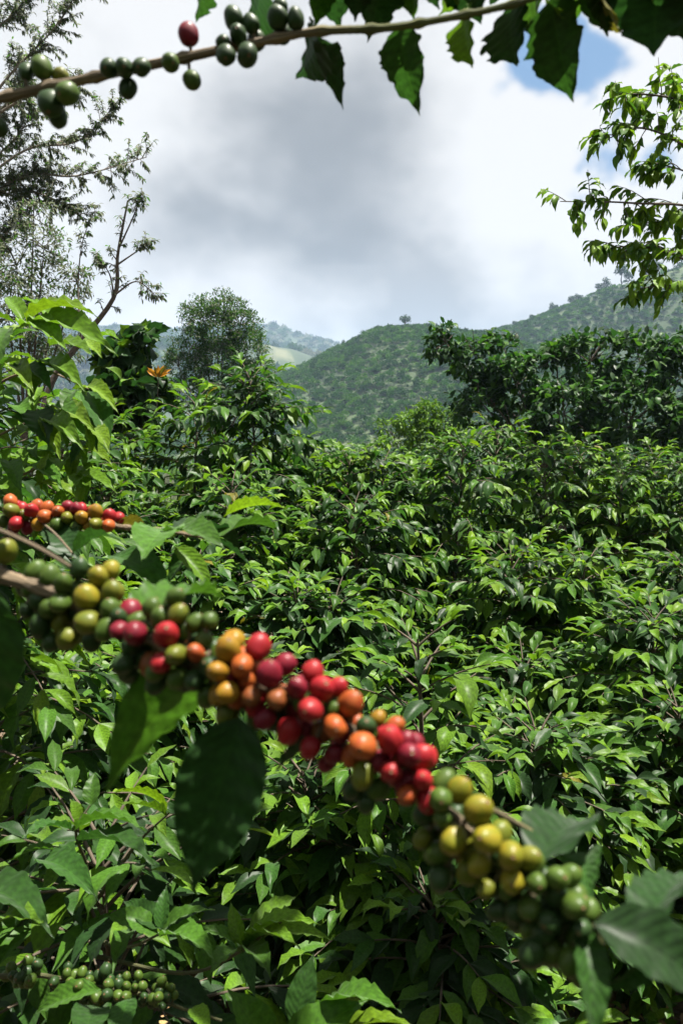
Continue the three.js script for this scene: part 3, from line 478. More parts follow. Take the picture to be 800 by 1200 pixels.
  [0.0936,1.5082,-0.3254,0.00574,1,0.1026,1.5259,-0.3287], [0.0878,1.5018,-0.3314,0.00495,0,0.0986,1.5277,-0.3304], [0.0987,1.5017,-0.3323,0.00531,0,0.1063,1.5244,-0.3272], [0.0977,1.5156,-0.3317,0.00497,0,0.1013,1.5265,-0.3292],
  [0.079,1.5237,-0.3323,0.005,0,0.0881,1.5347,-0.3349], [0.0686,1.5366,-0.3585,0.00455,0,0.0689,1.5482,-0.3441], [0.0768,1.5164,-0.35,0.0045,0,0.0854,1.5366,-0.336], [0.0495,1.5266,-0.3623,0.00503,0,0.0607,1.5538,-0.3484],
  [0.0132,1.5902,-0.3774,0.00334,3,0.0106,1.5904,-0.3674], [0.0276,1.5887,-0.3683,0.00417,7,0.0218,1.5839,-0.3643], [0.1083,1.5269,-0.3384,0.00512,1,0.1035,1.5256,-0.3283], [-0.0802,1.6252,-0.4072,0.00446,4,-0.0853,1.6252,-0.3971],
  [-0.0212,1.6116,-0.3851,0.00464,7,-0.0249,1.608,-0.3757], [-0.0442,1.5927,-0.3893,0.00398,1,-0.0406,1.6128,-0.38], [-0.1096,1.6319,-0.4329,0.00544,7,-0.1193,1.6334,-0.4174], [-0.1621,1.6308,-0.4554,0.00498,0,-0.1624,1.643,-0.4457],
  [-0.0851,1.6364,-0.4038,0.00374,1,-0.0903,1.6268,-0.3996], [0.0613,1.5556,-0.3535,0.00461,0,0.0592,1.5548,-0.349], [0.042,1.5808,-0.368,0.00518,6,0.0329,1.5748,-0.3591], [-0.1422,1.6279,-0.4527,0.00615,2,-0.1449,1.6378,-0.4387],
  [-0.0437,1.6154,-0.4001,0.00509,4,-0.05,1.6156,-0.3828], [-0.1567,1.6193,-0.4517,0.00581,2,-0.1541,1.6405,-0.4424], [-0.1148,1.6282,-0.4236,0.00581,7,-0.1183,1.6332,-0.4168], [-0.0499,1.6237,-0.3955,0.00509,4,-0.0555,1.6169,-0.3848],
  [-0.1056,1.638,-0.4253,0.00544,7,-0.114,1.6323,-0.414], [-0.0289,1.6064,-0.3863,0.00467,5,-0.0304,1.6097,-0.3772], [-0.0018,1.5807,-0.3787,0.00461,7,0.0034,1.5944,-0.3694], [-0.1317,1.6586,-0.4432,0.00528,8,-0.1407,1.6365,-0.4371],
  [0.0356,1.5855,-0.3745,0.0052,7,0.0259,1.5805,-0.3624], [-0.0074,1.5744,-0.3756,0.00461,7,0.0025,1.5949,-0.3696], [0.0249,1.5672,-0.3755,0.0049,6,0.028,1.5788,-0.3614], [-0.0303,1.5979,-0.3889,0.00467,5,-0.0299,1.6095,-0.3771],
  [0.1116,1.5215,-0.3468,0.00512,1,0.1051,1.5249,-0.3277], [-0.1616,1.6394,-0.4607,0.00543,1,-0.1657,1.644,-0.4471], [-0.0572,1.6287,-0.4065,0.00585,3,-0.066,1.6196,-0.3887], [-0.0306,1.5906,-0.384,0.00432,0,-0.0271,1.6087,-0.3763],
  [-0.11,1.6189,-0.4248,0.00505,0,-0.1142,1.6323,-0.4141], [-0.053,1.6176,-0.4027,0.00509,4,-0.059,1.6178,-0.3861], [0.0468,1.5632,-0.3719,0.00503,1,0.0432,1.5666,-0.3547], [-0.1024,1.6164,-0.4193,0.00497,5,-0.1062,1.6308,-0.409],
  [0.0221,1.5873,-0.3784,0.00559,6,0.0181,1.5862,-0.3655], [0.0934,1.5151,-0.341,0.00442,0,0.0966,1.5285,-0.3312], [-0.0012,1.6124,-0.3807,0.0039,6,-0.0088,1.6007,-0.3721], [0.0784,1.5391,-0.3537,0.00563,8,0.075,1.544,-0.3409],
  [0.0953,1.4978,-0.341,0.00517,1,0.1023,1.5261,-0.3288], [0.0545,1.5398,-0.367,0.00578,8,0.0592,1.5549,-0.3491], [-0.0899,1.648,-0.408,0.00413,1,-0.0969,1.6289,-0.403], [0.1152,1.5219,-0.336,0.00401,1,0.1113,1.5224,-0.3251],
  [0.0282,1.5788,-0.3755,0.0052,7,0.0246,1.5816,-0.363], [-0.1365,1.6524,-0.4497,0.00528,8,-0.1452,1.6379,-0.4388], [0.0342,1.5758,-0.369,0.00441,1,0.0307,1.5766,-0.3602], [-0.0376,1.6007,-0.3684,0.00529,7,-0.0321,1.6102,-0.3777],
  [-0.0952,1.6166,-0.3927,0.00551,1,-0.089,1.6264,-0.3989], [0.0629,1.5473,-0.3591,0.0054,1,0.0613,1.5534,-0.3481], [0.0185,1.5822,-0.3599,0.00511,7,0.0218,1.5838,-0.3642], [0.0958,1.5353,-0.327,0.0057,0,0.0944,1.5302,-0.3322],
  [-0.1817,1.6548,-0.4607,0.00618,1,-0.1854,1.6483,-0.4545], [-0.1105,1.6354,-0.4159,0.00571,1,-0.1129,1.6321,-0.4133], [-0.0832,1.614,-0.3882,0.00537,1,-0.0778,1.6228,-0.3934], [-0.0501,1.6208,-0.3845,0.00507,1,-0.0517,1.616,-0.3834],
  [-0.075,1.6289,-0.3997,0.0051,0,-0.0795,1.6234,-0.3942], [-0.1266,1.6418,-0.4215,0.00531,1,-0.126,1.6344,-0.4233], [0.0764,1.5315,-0.3371,0.00481,1,0.082,1.5391,-0.3375], [-0.0183,1.5902,-0.3785,0.00516,7,-0.0132,1.6029,-0.373],
  [-0.0657,1.6156,-0.4021,0.0053,1,-0.069,1.6204,-0.3897], [0.0489,1.5734,-0.3564,0.00581,1,0.0433,1.5665,-0.3547], [0.0746,1.5438,-0.3438,0.0053,0,0.0739,1.5447,-0.3414], [0.005,1.5831,-0.3644,0.00511,4,0.0101,1.5907,-0.3676],
  [0.0543,1.5469,-0.3512,0.00545,0,0.0593,1.5548,-0.349], [-0.133,1.6411,-0.4319,0.00506,0,-0.1344,1.6356,-0.4312], [0.0838,1.511,-0.3212,0.0056,0,0.0966,1.5285,-0.3312], [-0.0592,1.6105,-0.397,0.00471,1,-0.061,1.6183,-0.3868],
  [-0.0234,1.602,-0.3765,0.00486,7,-0.0222,1.6072,-0.375], [-0.0668,1.6254,-0.4037,0.00495,0,-0.0725,1.6212,-0.391], [-0.0554,1.614,-0.3676,0.00504,3,-0.0496,1.6154,-0.3827], [-0.022,1.5964,-0.3848,0.0047,5,-0.0194,1.606,-0.3743],
  [-0.0488,1.6151,-0.3921,0.00454,4,-0.0517,1.616,-0.3834], [-0.1601,1.6412,-0.4499,0.00571,0,-0.1614,1.6427,-0.4453], [0.0125,1.5936,-0.3688,0.00513,1,0.0104,1.5905,-0.3675], [-0.0547,1.6039,-0.3901,0.00475,7,-0.0537,1.6165,-0.3842],
  [0.0626,1.5447,-0.3352,0.00499,8,0.0693,1.5479,-0.3439], [-0.0928,1.6212,-0.4056,0.00476,1,-0.093,1.6277,-0.401], [-0.1048,1.6336,-0.4074,0.00498,1,-0.1049,1.6305,-0.4081], [-0.1767,1.6392,-0.4492,0.00533,0,-0.1747,1.6461,-0.4505],
  [0.1028,1.5188,-0.3418,0.00563,0,0.101,1.5267,-0.3294], [-0.0417,1.6222,-0.3809,0.0045,5,-0.0442,1.6139,-0.381], [-0.0863,1.6281,-0.3997,0.00503,1,-0.0877,1.626,-0.3983], [0.0937,1.5245,-0.3441,0.00562,1,0.0934,1.5308,-0.3326],
  [-0.0648,1.6218,-0.3818,0.0056,0,-0.0634,1.619,-0.3877], [0.0635,1.546,-0.3455,0.00576,2,0.0663,1.55,-0.3455], [-0.0607,1.6168,-0.39,0.00516,1,-0.0614,1.6184,-0.387], [0.1049,1.5026,-0.3203,0.0047,1,0.1105,1.5226,-0.3254],
  [-0.0431,1.6038,-0.3761,0.00494,6,-0.0394,1.6125,-0.3797], [-0.0611,1.6088,-0.3783,0.00507,3,-0.0565,1.6172,-0.3852], [0.1078,1.5057,-0.33,0.00517,1,0.1105,1.5226,-0.3254], [-0.0403,1.618,-0.3903,0.00484,1,-0.0441,1.6139,-0.3809],
  [-0.0546,1.6115,-0.3848,0.00478,2,-0.0536,1.6165,-0.3841], [0.0766,1.5286,-0.3537,0.00538,0,0.0792,1.5411,-0.3387], [-0.1118,1.6258,-0.4061,0.00512,0,-0.1081,1.6311,-0.4102], [-0.1251,1.6342,-0.4361,0.00584,1,-0.1318,1.6353,-0.4287],
  [-0.0517,1.6083,-0.3749,0.00523,4,-0.0475,1.6149,-0.3819], [-0.173,1.6307,-0.4556,0.00622,0,-0.1721,1.6456,-0.4495], [-0.1321,1.632,-0.4285,0.00507,2,-0.1316,1.6352,-0.4286], [-0.0192,1.6081,-0.3695,0.00486,1,-0.0193,1.6059,-0.3743],
  [-0.1201,1.6391,-0.4145,0.00499,0,-0.1193,1.6334,-0.4174], [0.002,1.6021,-0.3743,0.00543,5,-0.0013,1.597,-0.3706], [0.0268,1.5801,-0.3652,0.00525,4,0.0259,1.5805,-0.3624], [0.0598,1.5381,-0.3542,0.00566,8,0.0646,1.5511,-0.3464],
  [-0.0004,1.5933,-0.3695,0.00518,7,0.0011,1.5957,-0.37], [0.0936,1.5344,-0.3404,0.00529,0,0.09,1.5333,-0.3341], [-0.1826,1.6449,-0.4556,0.00543,1,-0.1828,1.6478,-0.4535], [-0.0812,1.6082,-0.3974,0.00464,0,-0.0784,1.623,-0.3937],
  [0.0714,1.5284,-0.3448,0.00514,1,0.0779,1.542,-0.3393], [0.041,1.5675,-0.3505,0.00599,6,0.0423,1.5672,-0.355], [-0.0462,1.6015,-0.3864,0.00475,1,-0.0439,1.6138,-0.3809], [-0.1701,1.6535,-0.4522,0.00619,1,-0.1727,1.6457,-0.4497],
  [-0.1623,1.627,-0.4455,0.00592,2,-0.1585,1.6418,-0.4442], [0.0396,1.5577,-0.3551,0.00521,0,0.0449,1.5653,-0.3541], [0.0301,1.5731,-0.3581,0.00531,7,0.0324,1.5752,-0.3594], [0.0113,1.5894,-0.3595,0.00538,2,0.0131,1.589,-0.3668],
  [-0.045,1.6123,-0.3839,0.0052,1,-0.0451,1.6142,-0.3812], [-0.0313,1.6069,-0.3741,0.00506,0,-0.0297,1.6095,-0.377], [-0.0097,1.5914,-0.3732,0.00535,5,-0.0061,1.5994,-0.3716], [0.1004,1.5093,-0.3386,0.00499,1,0.1032,1.5257,-0.3285],
  [-0.0563,1.6175,-0.3775,0.00512,7,-0.054,1.6166,-0.3843], [-0.0739,1.6144,-0.3834,0.00542,0,-0.0699,1.6206,-0.3901], [0.0109,1.5851,-0.3723,0.00449,0,0.012,1.5896,-0.3671], [0.0997,1.5103,-0.3166,0.00545,1,0.1092,1.5231,-0.326],
  [0.087,1.5132,-0.3342,0.0054,1,0.0966,1.5285,-0.3312], [-0.0783,1.6252,-0.3911,0.0051,0,-0.0779,1.6228,-0.3934], [0.0901,1.5179,-0.3259,0.00493,0,0.0968,1.5284,-0.3312], [-0.0711,1.6169,-0.3928,0.0047,1,-0.071,1.6209,-0.3905],
  [-0.1822,1.6354,-0.4598,0.00528,0,-0.1821,1.6476,-0.4532], [0.0189,1.58,-0.3716,0.00524,7,0.02,1.5852,-0.365], [-0.047,1.6172,-0.3759,0.00458,4,-0.0463,1.6146,-0.3815], [0.1056,1.5314,-0.3254,0.0047,1,0.1042,1.5253,-0.3281],
  [-0.1076,1.6167,-0.4102,0.00555,0,-0.1058,1.6307,-0.4087], [-0.1476,1.6269,-0.4402,0.00542,1,-0.1449,1.6378,-0.4387], [-0.0648,1.603,-0.395,0.00516,1,-0.0634,1.619,-0.3877], [-0.0627,1.6252,-0.3949,0.00507,1,-0.0663,1.6197,-0.3888],
  [0.1051,1.5237,-0.3202,0.00482,0,0.1077,1.5237,-0.3266], [-0.1401,1.6434,-0.4387,0.00537,0,-0.1424,1.6371,-0.4377], [0.0913,1.5274,-0.333,0.00548,0,0.0935,1.5307,-0.3325], [0.0111,1.5753,-0.3667,0.00539,5,0.0172,1.5867,-0.3657],
  [0.1007,1.5247,-0.3299,0.00507,0,0.1012,1.5265,-0.3293], [0.0796,1.5226,-0.3434,0.00526,8,0.0861,1.5361,-0.3358], [0.1057,1.5146,-0.3249,0.0057,1,0.1097,1.5229,-0.3258], [0.0877,1.5431,-0.3385,0.00568,1,0.0834,1.5381,-0.3369],
  [-0.0067,1.6051,-0.3784,0.00495,1,-0.0099,1.6012,-0.3723], [-0.1886,1.6425,-0.4644,0.00568,0,-0.1902,1.6494,-0.4563], [-0.0368,1.6077,-0.3819,0.00474,6,-0.0364,1.6115,-0.3788], [-0.1515,1.6465,-0.4441,0.00617,1,-0.154,1.6405,-0.4424],
  [-0.1275,1.6316,-0.4171,0.00617,1,-0.1235,1.6341,-0.4209], [-0.0226,1.6134,-0.3763,0.00476,7,-0.0245,1.6079,-0.3756], [0.0113,1.5995,-0.3609,0.00514,0,0.0087,1.5915,-0.368], [0.0459,1.5399,-0.352,0.00588,1,0.0571,1.5564,-0.3498],
  [-0.086,1.6187,-0.3968,0.00511,0,-0.0841,1.6248,-0.3965], [-0.1045,1.626,-0.4154,0.00583,1,-0.1073,1.631,-0.4096], [-0.0903,1.6301,-0.4086,0.00521,1,-0.0944,1.6281,-0.4016], [0.0446,1.5421,-0.3628,0.00554,1,0.0531,1.5593,-0.3512],
  [0.0481,1.5632,-0.3614,0.00589,1,0.0462,1.5644,-0.3536], [-0.172,1.6441,-0.4597,0.00634,0,-0.175,1.6462,-0.4506], [-0.0911,1.623,-0.3855,0.00537,6,-0.0848,1.6251,-0.3969], [0.0504,1.5559,-0.354,0.00508,0,0.0524,1.5598,-0.3514],
  [-0.0575,1.6262,-0.387,0.00473,0,-0.0598,1.618,-0.3864], [-0.1176,1.6337,-0.4068,0.00502,7,-0.1135,1.6322,-0.4136], [-0.0767,1.6189,-0.401,0.00539,1,-0.0789,1.6232,-0.3939], [-0.0887,1.6114,-0.4039,0.00577,0,-0.087,1.6258,-0.398],
  [-0.1145,1.6225,-0.4149,0.00493,0,-0.1134,1.6322,-0.4136], [-0.1686,1.6364,-0.4429,0.00556,1,-0.1649,1.6437,-0.4467]];
  const topList = [
  [-0.2344,1.9993,-0.624,0.00571,0,-0.2327,1.9843,-0.6216], [-0.2219,2.0016,-0.622,0.00759,1,-0.2201,1.9861,-0.6198], [-0.2094,1.997,-0.627,0.00639,2,-0.2094,1.9876,-0.6182], [-0.1961,1.9745,-0.5984,0.00859,1,-0.1956,1.9895,-0.6161],
  [-0.2108,1.9697,-0.6046,0.00867,0,-0.2113,1.9873,-0.6185], [-0.2107,1.9655,-0.6192,0.00694,0,-0.2138,1.987,-0.6188], [-0.1671,1.9928,-0.6018,0.00612,0,-0.166,1.9939,-0.6125], [-0.1548,1.9919,-0.5984,0.00669,0,-0.1538,1.9957,-0.611],
  [-0.1425,1.9916,-0.5973,0.00608,0,-0.1419,1.9975,-0.6095], [-0.1555,1.9819,-0.6095,0.00653,0,-0.1572,1.9952,-0.6114], [-0.1102,2.0187,-0.6086,0.00739,7,-0.1077,2.0029,-0.6064], [-0.1207,1.9937,-0.5941,0.00634,1,-0.1211,2.0006,-0.6072],
  [-0.1077,1.9856,-0.6041,0.00646,1,-0.1104,2.0024,-0.6065], [-0.0772,2.0284,-0.6072,0.00766,0,-0.074,2.0086,-0.6044], [-0.0649,2.0243,-0.6051,0.00581,0,-0.0626,2.0105,-0.6037], [-0.073,2.0132,-0.5963,0.00633,0,-0.0718,2.009,-0.6042],
  [-0.0833,2.0074,-0.5958,0.00543,0,-0.0827,2.0071,-0.6049], [-0.081,1.9968,-0.5908,0.0069,0,-0.0819,2.0073,-0.6048], [-0.0658,1.9968,-0.5895,0.00748,0,-0.0672,2.0098,-0.604], [-0.0616,2.0173,-0.6154,0.00747,0,-0.0612,2.0108,-0.6036],
  [-0.0455,2.0258,-0.6001,0.00731,0,-0.0437,2.013,-0.6019], [-0.0324,2.0244,-0.5985,0.00634,0,-0.031,2.0146,-0.6006], [-0.0437,2.0362,-0.6065,0.00548,0,-0.0413,2.0133,-0.6016], [-0.0426,2.0211,-0.6136,0.00681,0,-0.0428,2.0131,-0.6018],
  [-0.2554,1.959,-0.6221,0.00575,0,-0.2557,1.9811,-0.625]];
  const upperList = [
  [-0.3665,1.6488,-0.8684,0.00757,4,-0.3674,1.6325,-0.8667], [-0.3595,1.641,-0.8515,0.0079,2,-0.3575,1.6321,-0.8651], [-0.3554,1.6414,-0.872,0.00666,6,-0.357,1.6321,-0.865], [-0.3367,1.6415,-0.8505,0.00743,6,-0.3349,1.6314,-0.8612],
  [-0.3382,1.6429,-0.87,0.00758,4,-0.34,1.6315,-0.8621], [-0.3191,1.6357,-0.8418,0.00783,4,-0.3164,1.6312,-0.8581], [-0.3248,1.6417,-0.8641,0.00758,4,-0.3256,1.6313,-0.8596], [-0.3059,1.6408,-0.8442,0.00692,4,-0.304,1.6311,-0.856],
  [-0.2981,1.6443,-0.8545,0.00695,7,-0.2981,1.6311,-0.855], [-0.2865,1.6433,-0.8463,0.00692,7,-0.2855,1.631,-0.8528], [-0.286,1.641,-0.8597,0.00704,6,-0.2872,1.631,-0.8531], [-0.2642,1.6408,-0.8417,0.0078,3,-0.2664,1.6284,-0.8514],
  [-0.2726,1.6395,-0.8618,0.00704,4,-0.2747,1.63,-0.8516], [-0.2499,1.6363,-0.8439,0.00689,6,-0.2519,1.6255,-0.8511], [-0.249,1.6273,-0.8342,0.00687,4,-0.249,1.6249,-0.851], [-0.2628,1.6286,-0.8344,0.00687,2,-0.2626,1.6276,-0.8513],
  [-0.2778,1.6358,-0.8373,0.00687,3,-0.2784,1.6308,-0.8517], [-0.2943,1.6346,-0.8398,0.00689,2,-0.292,1.631,-0.8539], [-0.3062,1.6275,-0.8401,0.00737,1,-0.3035,1.6311,-0.8559], [-0.2853,1.6248,-0.8409,0.0069,1,-0.2832,1.631,-0.8524],
  [-0.302,1.6174,-0.8539,0.00608,2,-0.3016,1.6311,-0.8556], [-0.3292,1.6266,-0.8476,0.00741,3,-0.3271,1.6313,-0.8599], [-0.3517,1.6278,-0.8448,0.00789,6,-0.3484,1.6318,-0.8635], [-0.3446,1.6207,-0.8559,0.00701,7,-0.3431,1.6316,-0.8626],
  [-0.3646,1.6192,-0.8693,0.00714,7,-0.3646,1.6324,-0.8663], [-0.3715,1.6287,-0.854,0.00747,1,-0.3692,1.6326,-0.867], [-0.3475,1.6357,-0.8562,0.00651,2,-0.3464,1.6317,-0.8632], [-0.2724,1.625,-0.8423,0.00643,3,-0.2713,1.6294,-0.8516],
  [-0.3449,1.631,-0.8721,0.00667,4,-0.3464,1.6317,-0.8632], [-0.2636,1.6312,-0.8569,0.00659,4,-0.2644,1.628,-0.8514], [-0.2454,1.6319,-0.8605,0.00628,6,-0.2471,1.6246,-0.8509], [-0.3543,1.6235,-0.8792,0.00723,6,-0.3564,1.6321,-0.8649],
  [-0.2581,1.6217,-0.863,0.00628,6,-0.2575,1.6266,-0.8512], [-0.3676,1.6318,-0.8746,0.00724,2,-0.3689,1.6326,-0.867], [-0.3185,1.6338,-0.8731,0.00632,4,-0.321,1.6313,-0.8588], [-0.2839,1.6314,-0.87,0.00712,3,-0.2868,1.631,-0.853],
  [-0.2681,1.6165,-0.8582,0.00628,4,-0.2659,1.6283,-0.8514], [-0.2777,1.6252,-0.8604,0.00628,2,-0.2769,1.6305,-0.8517], [-0.2549,1.632,-0.8686,0.00628,6,-0.2565,1.6264,-0.8512], [-0.3658,1.6424,-0.8816,0.00595,6,-0.3687,1.6326,-0.867]];
  const build = (axis, y, r0, r1, list, leaves, seed, mat, label, opts, more = []) => {
    const b = part('branch', new THREE.BufferGeometry(), mat, tree, label);
    const stalks = fruit(b, O, list, seed);
    b.geometry = mergeGeometries([hook(axis, y, r0, r1), ...stalks, ...more.map((p) => tube(bend(local(p), 12), 0.0016, 0.0012, 6))]);
    ownLeaves(b, O, leaves, opts); return b;
  };
  const greening = (b, x0, x1) => { const p = b.geometry.attributes.position, c = []; for (let i = 0; i < p.count; i++) { const k = smooth(p.getX(i) + O.x + 0.03 * N3(p.getX(i) * 40, 2, 2), x0, x1); c.push(lerp(1, 0.55, k), lerp(1, 0.85, k), lerp(1, 0.25, k)); } b.geometry.setAttribute('color', new THREE.Float32BufferAttribute(c, 3)); b.material = TWIG.clone(); b.material.vertexColors = true; };   // young wood is green
  const long = build(mainAxis, 1.5, 0.0048, 0.0007, mainList, [
  [-0.2138,1.6536,-0.4594,-0.224,1.5514,-0.4784,0.62,1,70,0.1], [-0.0671,1.617,-0.3911,-0.1324,1.5356,-0.4158,0.38,2,60,0.12], [-0.0492,1.6019,-0.3761,-0.0727,1.5155,-0.3588,0.46,0,90,0.05],
  [-0.0042,1.5876,-0.3722,-0.0338,1.5675,-0.3797,0.5,0,40,0.08], [0.0918,1.5336,-0.347,0.14,1.5148,-0.4132,0.42,0,-10,0.15], [0.1309,1.5156,-0.3931,0.1177,1.5181,-0.343,0.4,1,30,0.12],
  [0.1079,1.5272,-0.32,0.1632,1.4997,-0.3053,0.46,0,35,0.12], [0.108,1.5205,-0.3272,0.1018,1.4907,-0.289,0.3,1,70,0.1], [0.1318,1.519,-0.3189,0.1827,1.5139,-0.3727,0.36,0,-25,0.12],
  [0.1407,1.5195,-0.3149,0.1104,1.5018,-0.3106,0.3,1,80,0.1], [-0.1164,1.6309,-0.4181,-0.0777,1.6272,-0.5084,0.3,2,0,0.1]], 61, TWIG, 'long branch crowded with red, orange, yellow and green cherries', { seed: 700, ny: 24 }, [[[-0.224,1.687,-0.466], [-0.177,1.672,-0.449], [-0.154,1.661,-0.442]], [[0.114,1.521,-0.325], [0.115,1.511,-0.32], [0.108,1.498,-0.315]], [[0.064,1.566,-0.351], [0.08,1.551,-0.367], [0.108,1.531,-0.375]]]);
  const overhead = build(topAxis, 2.05, 0.0042, 0.0020, topList, [
  [0.0388,2.0193,-0.5997,0.0627,1.9826,-0.6655,0.46,1,75,0.06], [0.0879,2.0301,-0.6011,0.105,2.0205,-0.6704,0.5,3,80,0.06], [0.1212,2.0367,-0.6019,0.1405,2.0218,-0.6706,0.75,0,80,0.05],
  [0.1485,2.0433,-0.6028,0.1855,1.9934,-0.6669,0.6,1,80,0.06], [0.1782,2.0505,-0.6037,0.2032,2.0556,-0.675,0.8,5,75,0.05], [0.2273,2.0746,-0.6069,0.2377,2.0166,-0.6397,1.25,0,85,0.08],
  [-0.0152,2.0115,-0.5987,0.0014,1.9867,-0.666,0.3,0,20,0.08], [-0.017,2.0157,-0.5992,-0.0368,2.0124,-0.6694,0.6,0,70,0.06], [-0.0612,2.0593,-0.6099,-0.0756,2.054,-0.6798,1,0,80,0.08],
  [-0.1036,2.0681,-0.6161,-0.1185,2.0612,-0.6858,0.4,1,70,0.06], [-0.0048,2.0626,-0.6053,-0.0014,2.0502,-0.6743,0.7,0,80,0.08], [0.0315,2.0602,-0.605,0.0205,2.0408,-0.6731,0.55,0,75,0.06],
  [0.0546,2.0626,-0.6053,0.0586,2.057,-0.6752,0.4,2,75,0.06], [0.0727,2.0626,-0.6053,0.0784,2.0624,-0.6759,0.4,3,75,0.06], [0.1891,2.0626,-0.6053,0.2284,2.0475,-0.6739,0.5,0,80,0.06],
  [0.2546,2.0626,-0.6053,0.2762,2.0394,-0.6729,0.7,0,85,0.08], [0.1455,2.0385,-0.6022,0.1562,2.0421,-0.6732,0.35,3,70,0.06], [0.1758,2.0565,-0.6045,0.1773,2.0475,-0.6739,0.6,2,75,0.08],
  [0.1152,2.0626,-0.6053,0.1193,2.0705,-0.6769,0.7,0,75,0.06], [-0.0113,2.0587,-0.6149,-0.0206,2.0401,-0.6479,0.574,2,58.376,0.07], [0.0122,2.0636,-0.6155,0.0105,2.0481,-0.6554,0.749,0,69.404,0.07],
  [0.0315,2.0613,-0.6152,0.0346,2.0697,-0.7017,0.718,1,53.887,0.07], [0.064,2.0644,-0.6156,0.0748,2.0532,-0.6479,0.57,0,69.903,0.07], [0.0825,2.0593,-0.615,0.0886,2.0526,-0.6482,0.784,0,78.073,0.07],
  [0.0998,2.0597,-0.615,0.1113,2.0533,-0.6714,0.667,0,55.399,0.07], [0.1327,2.0672,-0.616,0.1567,2.065,-0.7034,0.753,2,74.959,0.07], [0.1466,2.0647,-0.6157,0.1618,2.0621,-0.6945,0.757,2,58.798,0.07],
  [0.1684,2.068,-0.6161,0.1822,2.0604,-0.671,0.613,0,57.01,0.07], [0.1868,2.0665,-0.6159,0.2062,2.037,-0.6545,0.73,1,54.659,0.07], [0.2089,2.0644,-0.6156,0.2477,2.0671,-0.701,0.542,2,67.842,0.07],
  [0.2277,2.0624,-0.6154,0.2362,2.0543,-0.6497,0.532,2,71.091,0.07], [0.2442,2.059,-0.6149,0.2751,2.0687,-0.683,0.557,0,63.632,0.07]], 62, TWIG, 'overhead branch with dark unripe cherries and hanging ragged leaves', { seed: 800, ragged: 0.4, ny: 36, nx: 8 });
  greening(long, 0.05, 0.12); greening(overhead, -0.06, 0.03);
  build(upperAxis, 1.55, 0.0045, 0.0018, upperList, [
  [-0.2668,1.6077,-0.7681,-0.2073,1.6195,-0.7494,0.42,1,-25,0.22], [-0.2476,1.6263,-0.8512,-0.2201,1.6128,-0.8897,0.55,5,50,0.06], [-0.1899,1.6171,-0.85,-0.1925,1.6048,-0.7475,0.5,2,20,0.1],
  [-0.1917,1.6152,-0.8497,-0.116,1.6075,-0.7882,0.4,2,15,0.14], [-0.1824,1.6023,-0.848,-0.1364,1.5571,-0.822,0.34,3,30,0.08], [-0.2484,1.5931,-0.8368,-0.168,1.5594,-0.782,0.36,1,-25,0.14],
  [-0.1862,1.6171,-0.85,-0.1205,1.5769,-0.9456,0.4,0,0,0.1], [-0.1524,1.6045,-0.8685,-0.1013,1.5684,-0.884,0.4,0,10,0.1], [-0.1494,1.6148,-0.9908,-0.0665,1.6305,-0.9525,0.3,4,25,0.1],
  [-0.1862,1.6148,-0.9908,-0.1429,1.6083,-0.99,0.45,1,10,0.1], [-0.1562,1.6064,-0.8687,-0.1899,1.5562,-0.842,0.36,1,30,0.1], [-0.3165,1.6226,-0.8507,-0.2698,1.5916,-0.8063,0.5,0,30,0.1],
  [-0.1381,1.6064,-0.8687,-0.0742,1.5975,-0.9684,0.34,2,10,0.12]], 63, TWIG, 'short branch with a dense row of ripening cherries', { seed: 900 }, [[[-0.326,1.628,-0.851], [-0.286,1.621,-0.79], [-0.265,1.608,-0.768]]]);
  // the rest of the crown, away from the path
  const rest = growShrub(tree, { h: 2.6, spread: 0.6, seed: 71, pairs: 19, low: 0.35, fresh: 0.1, skip: (at, a, len) => Math.cos(a) > -0.35 });
  hand(tree, rest, { most: 0 });
  const crown = limbTree(tree, [[[-0.6, 2.55, -0.52], [-0.1, 2.85, -0.95], [0.4, 2.98, -1.4], [0.95, 2.9, -1.75]]], { seed: 72, twigs: 44, twig: 0.42, leaf: 0.14, ratio: 0.4, per: 14, tones: [0, 1, 1, 2], droop: 0.2, start: 0.66, r0: 0.008, mat: BARK });  // leafy limb added above the view to shade the low growth beneath
  hand(tree, crown, { most: 0 });
}
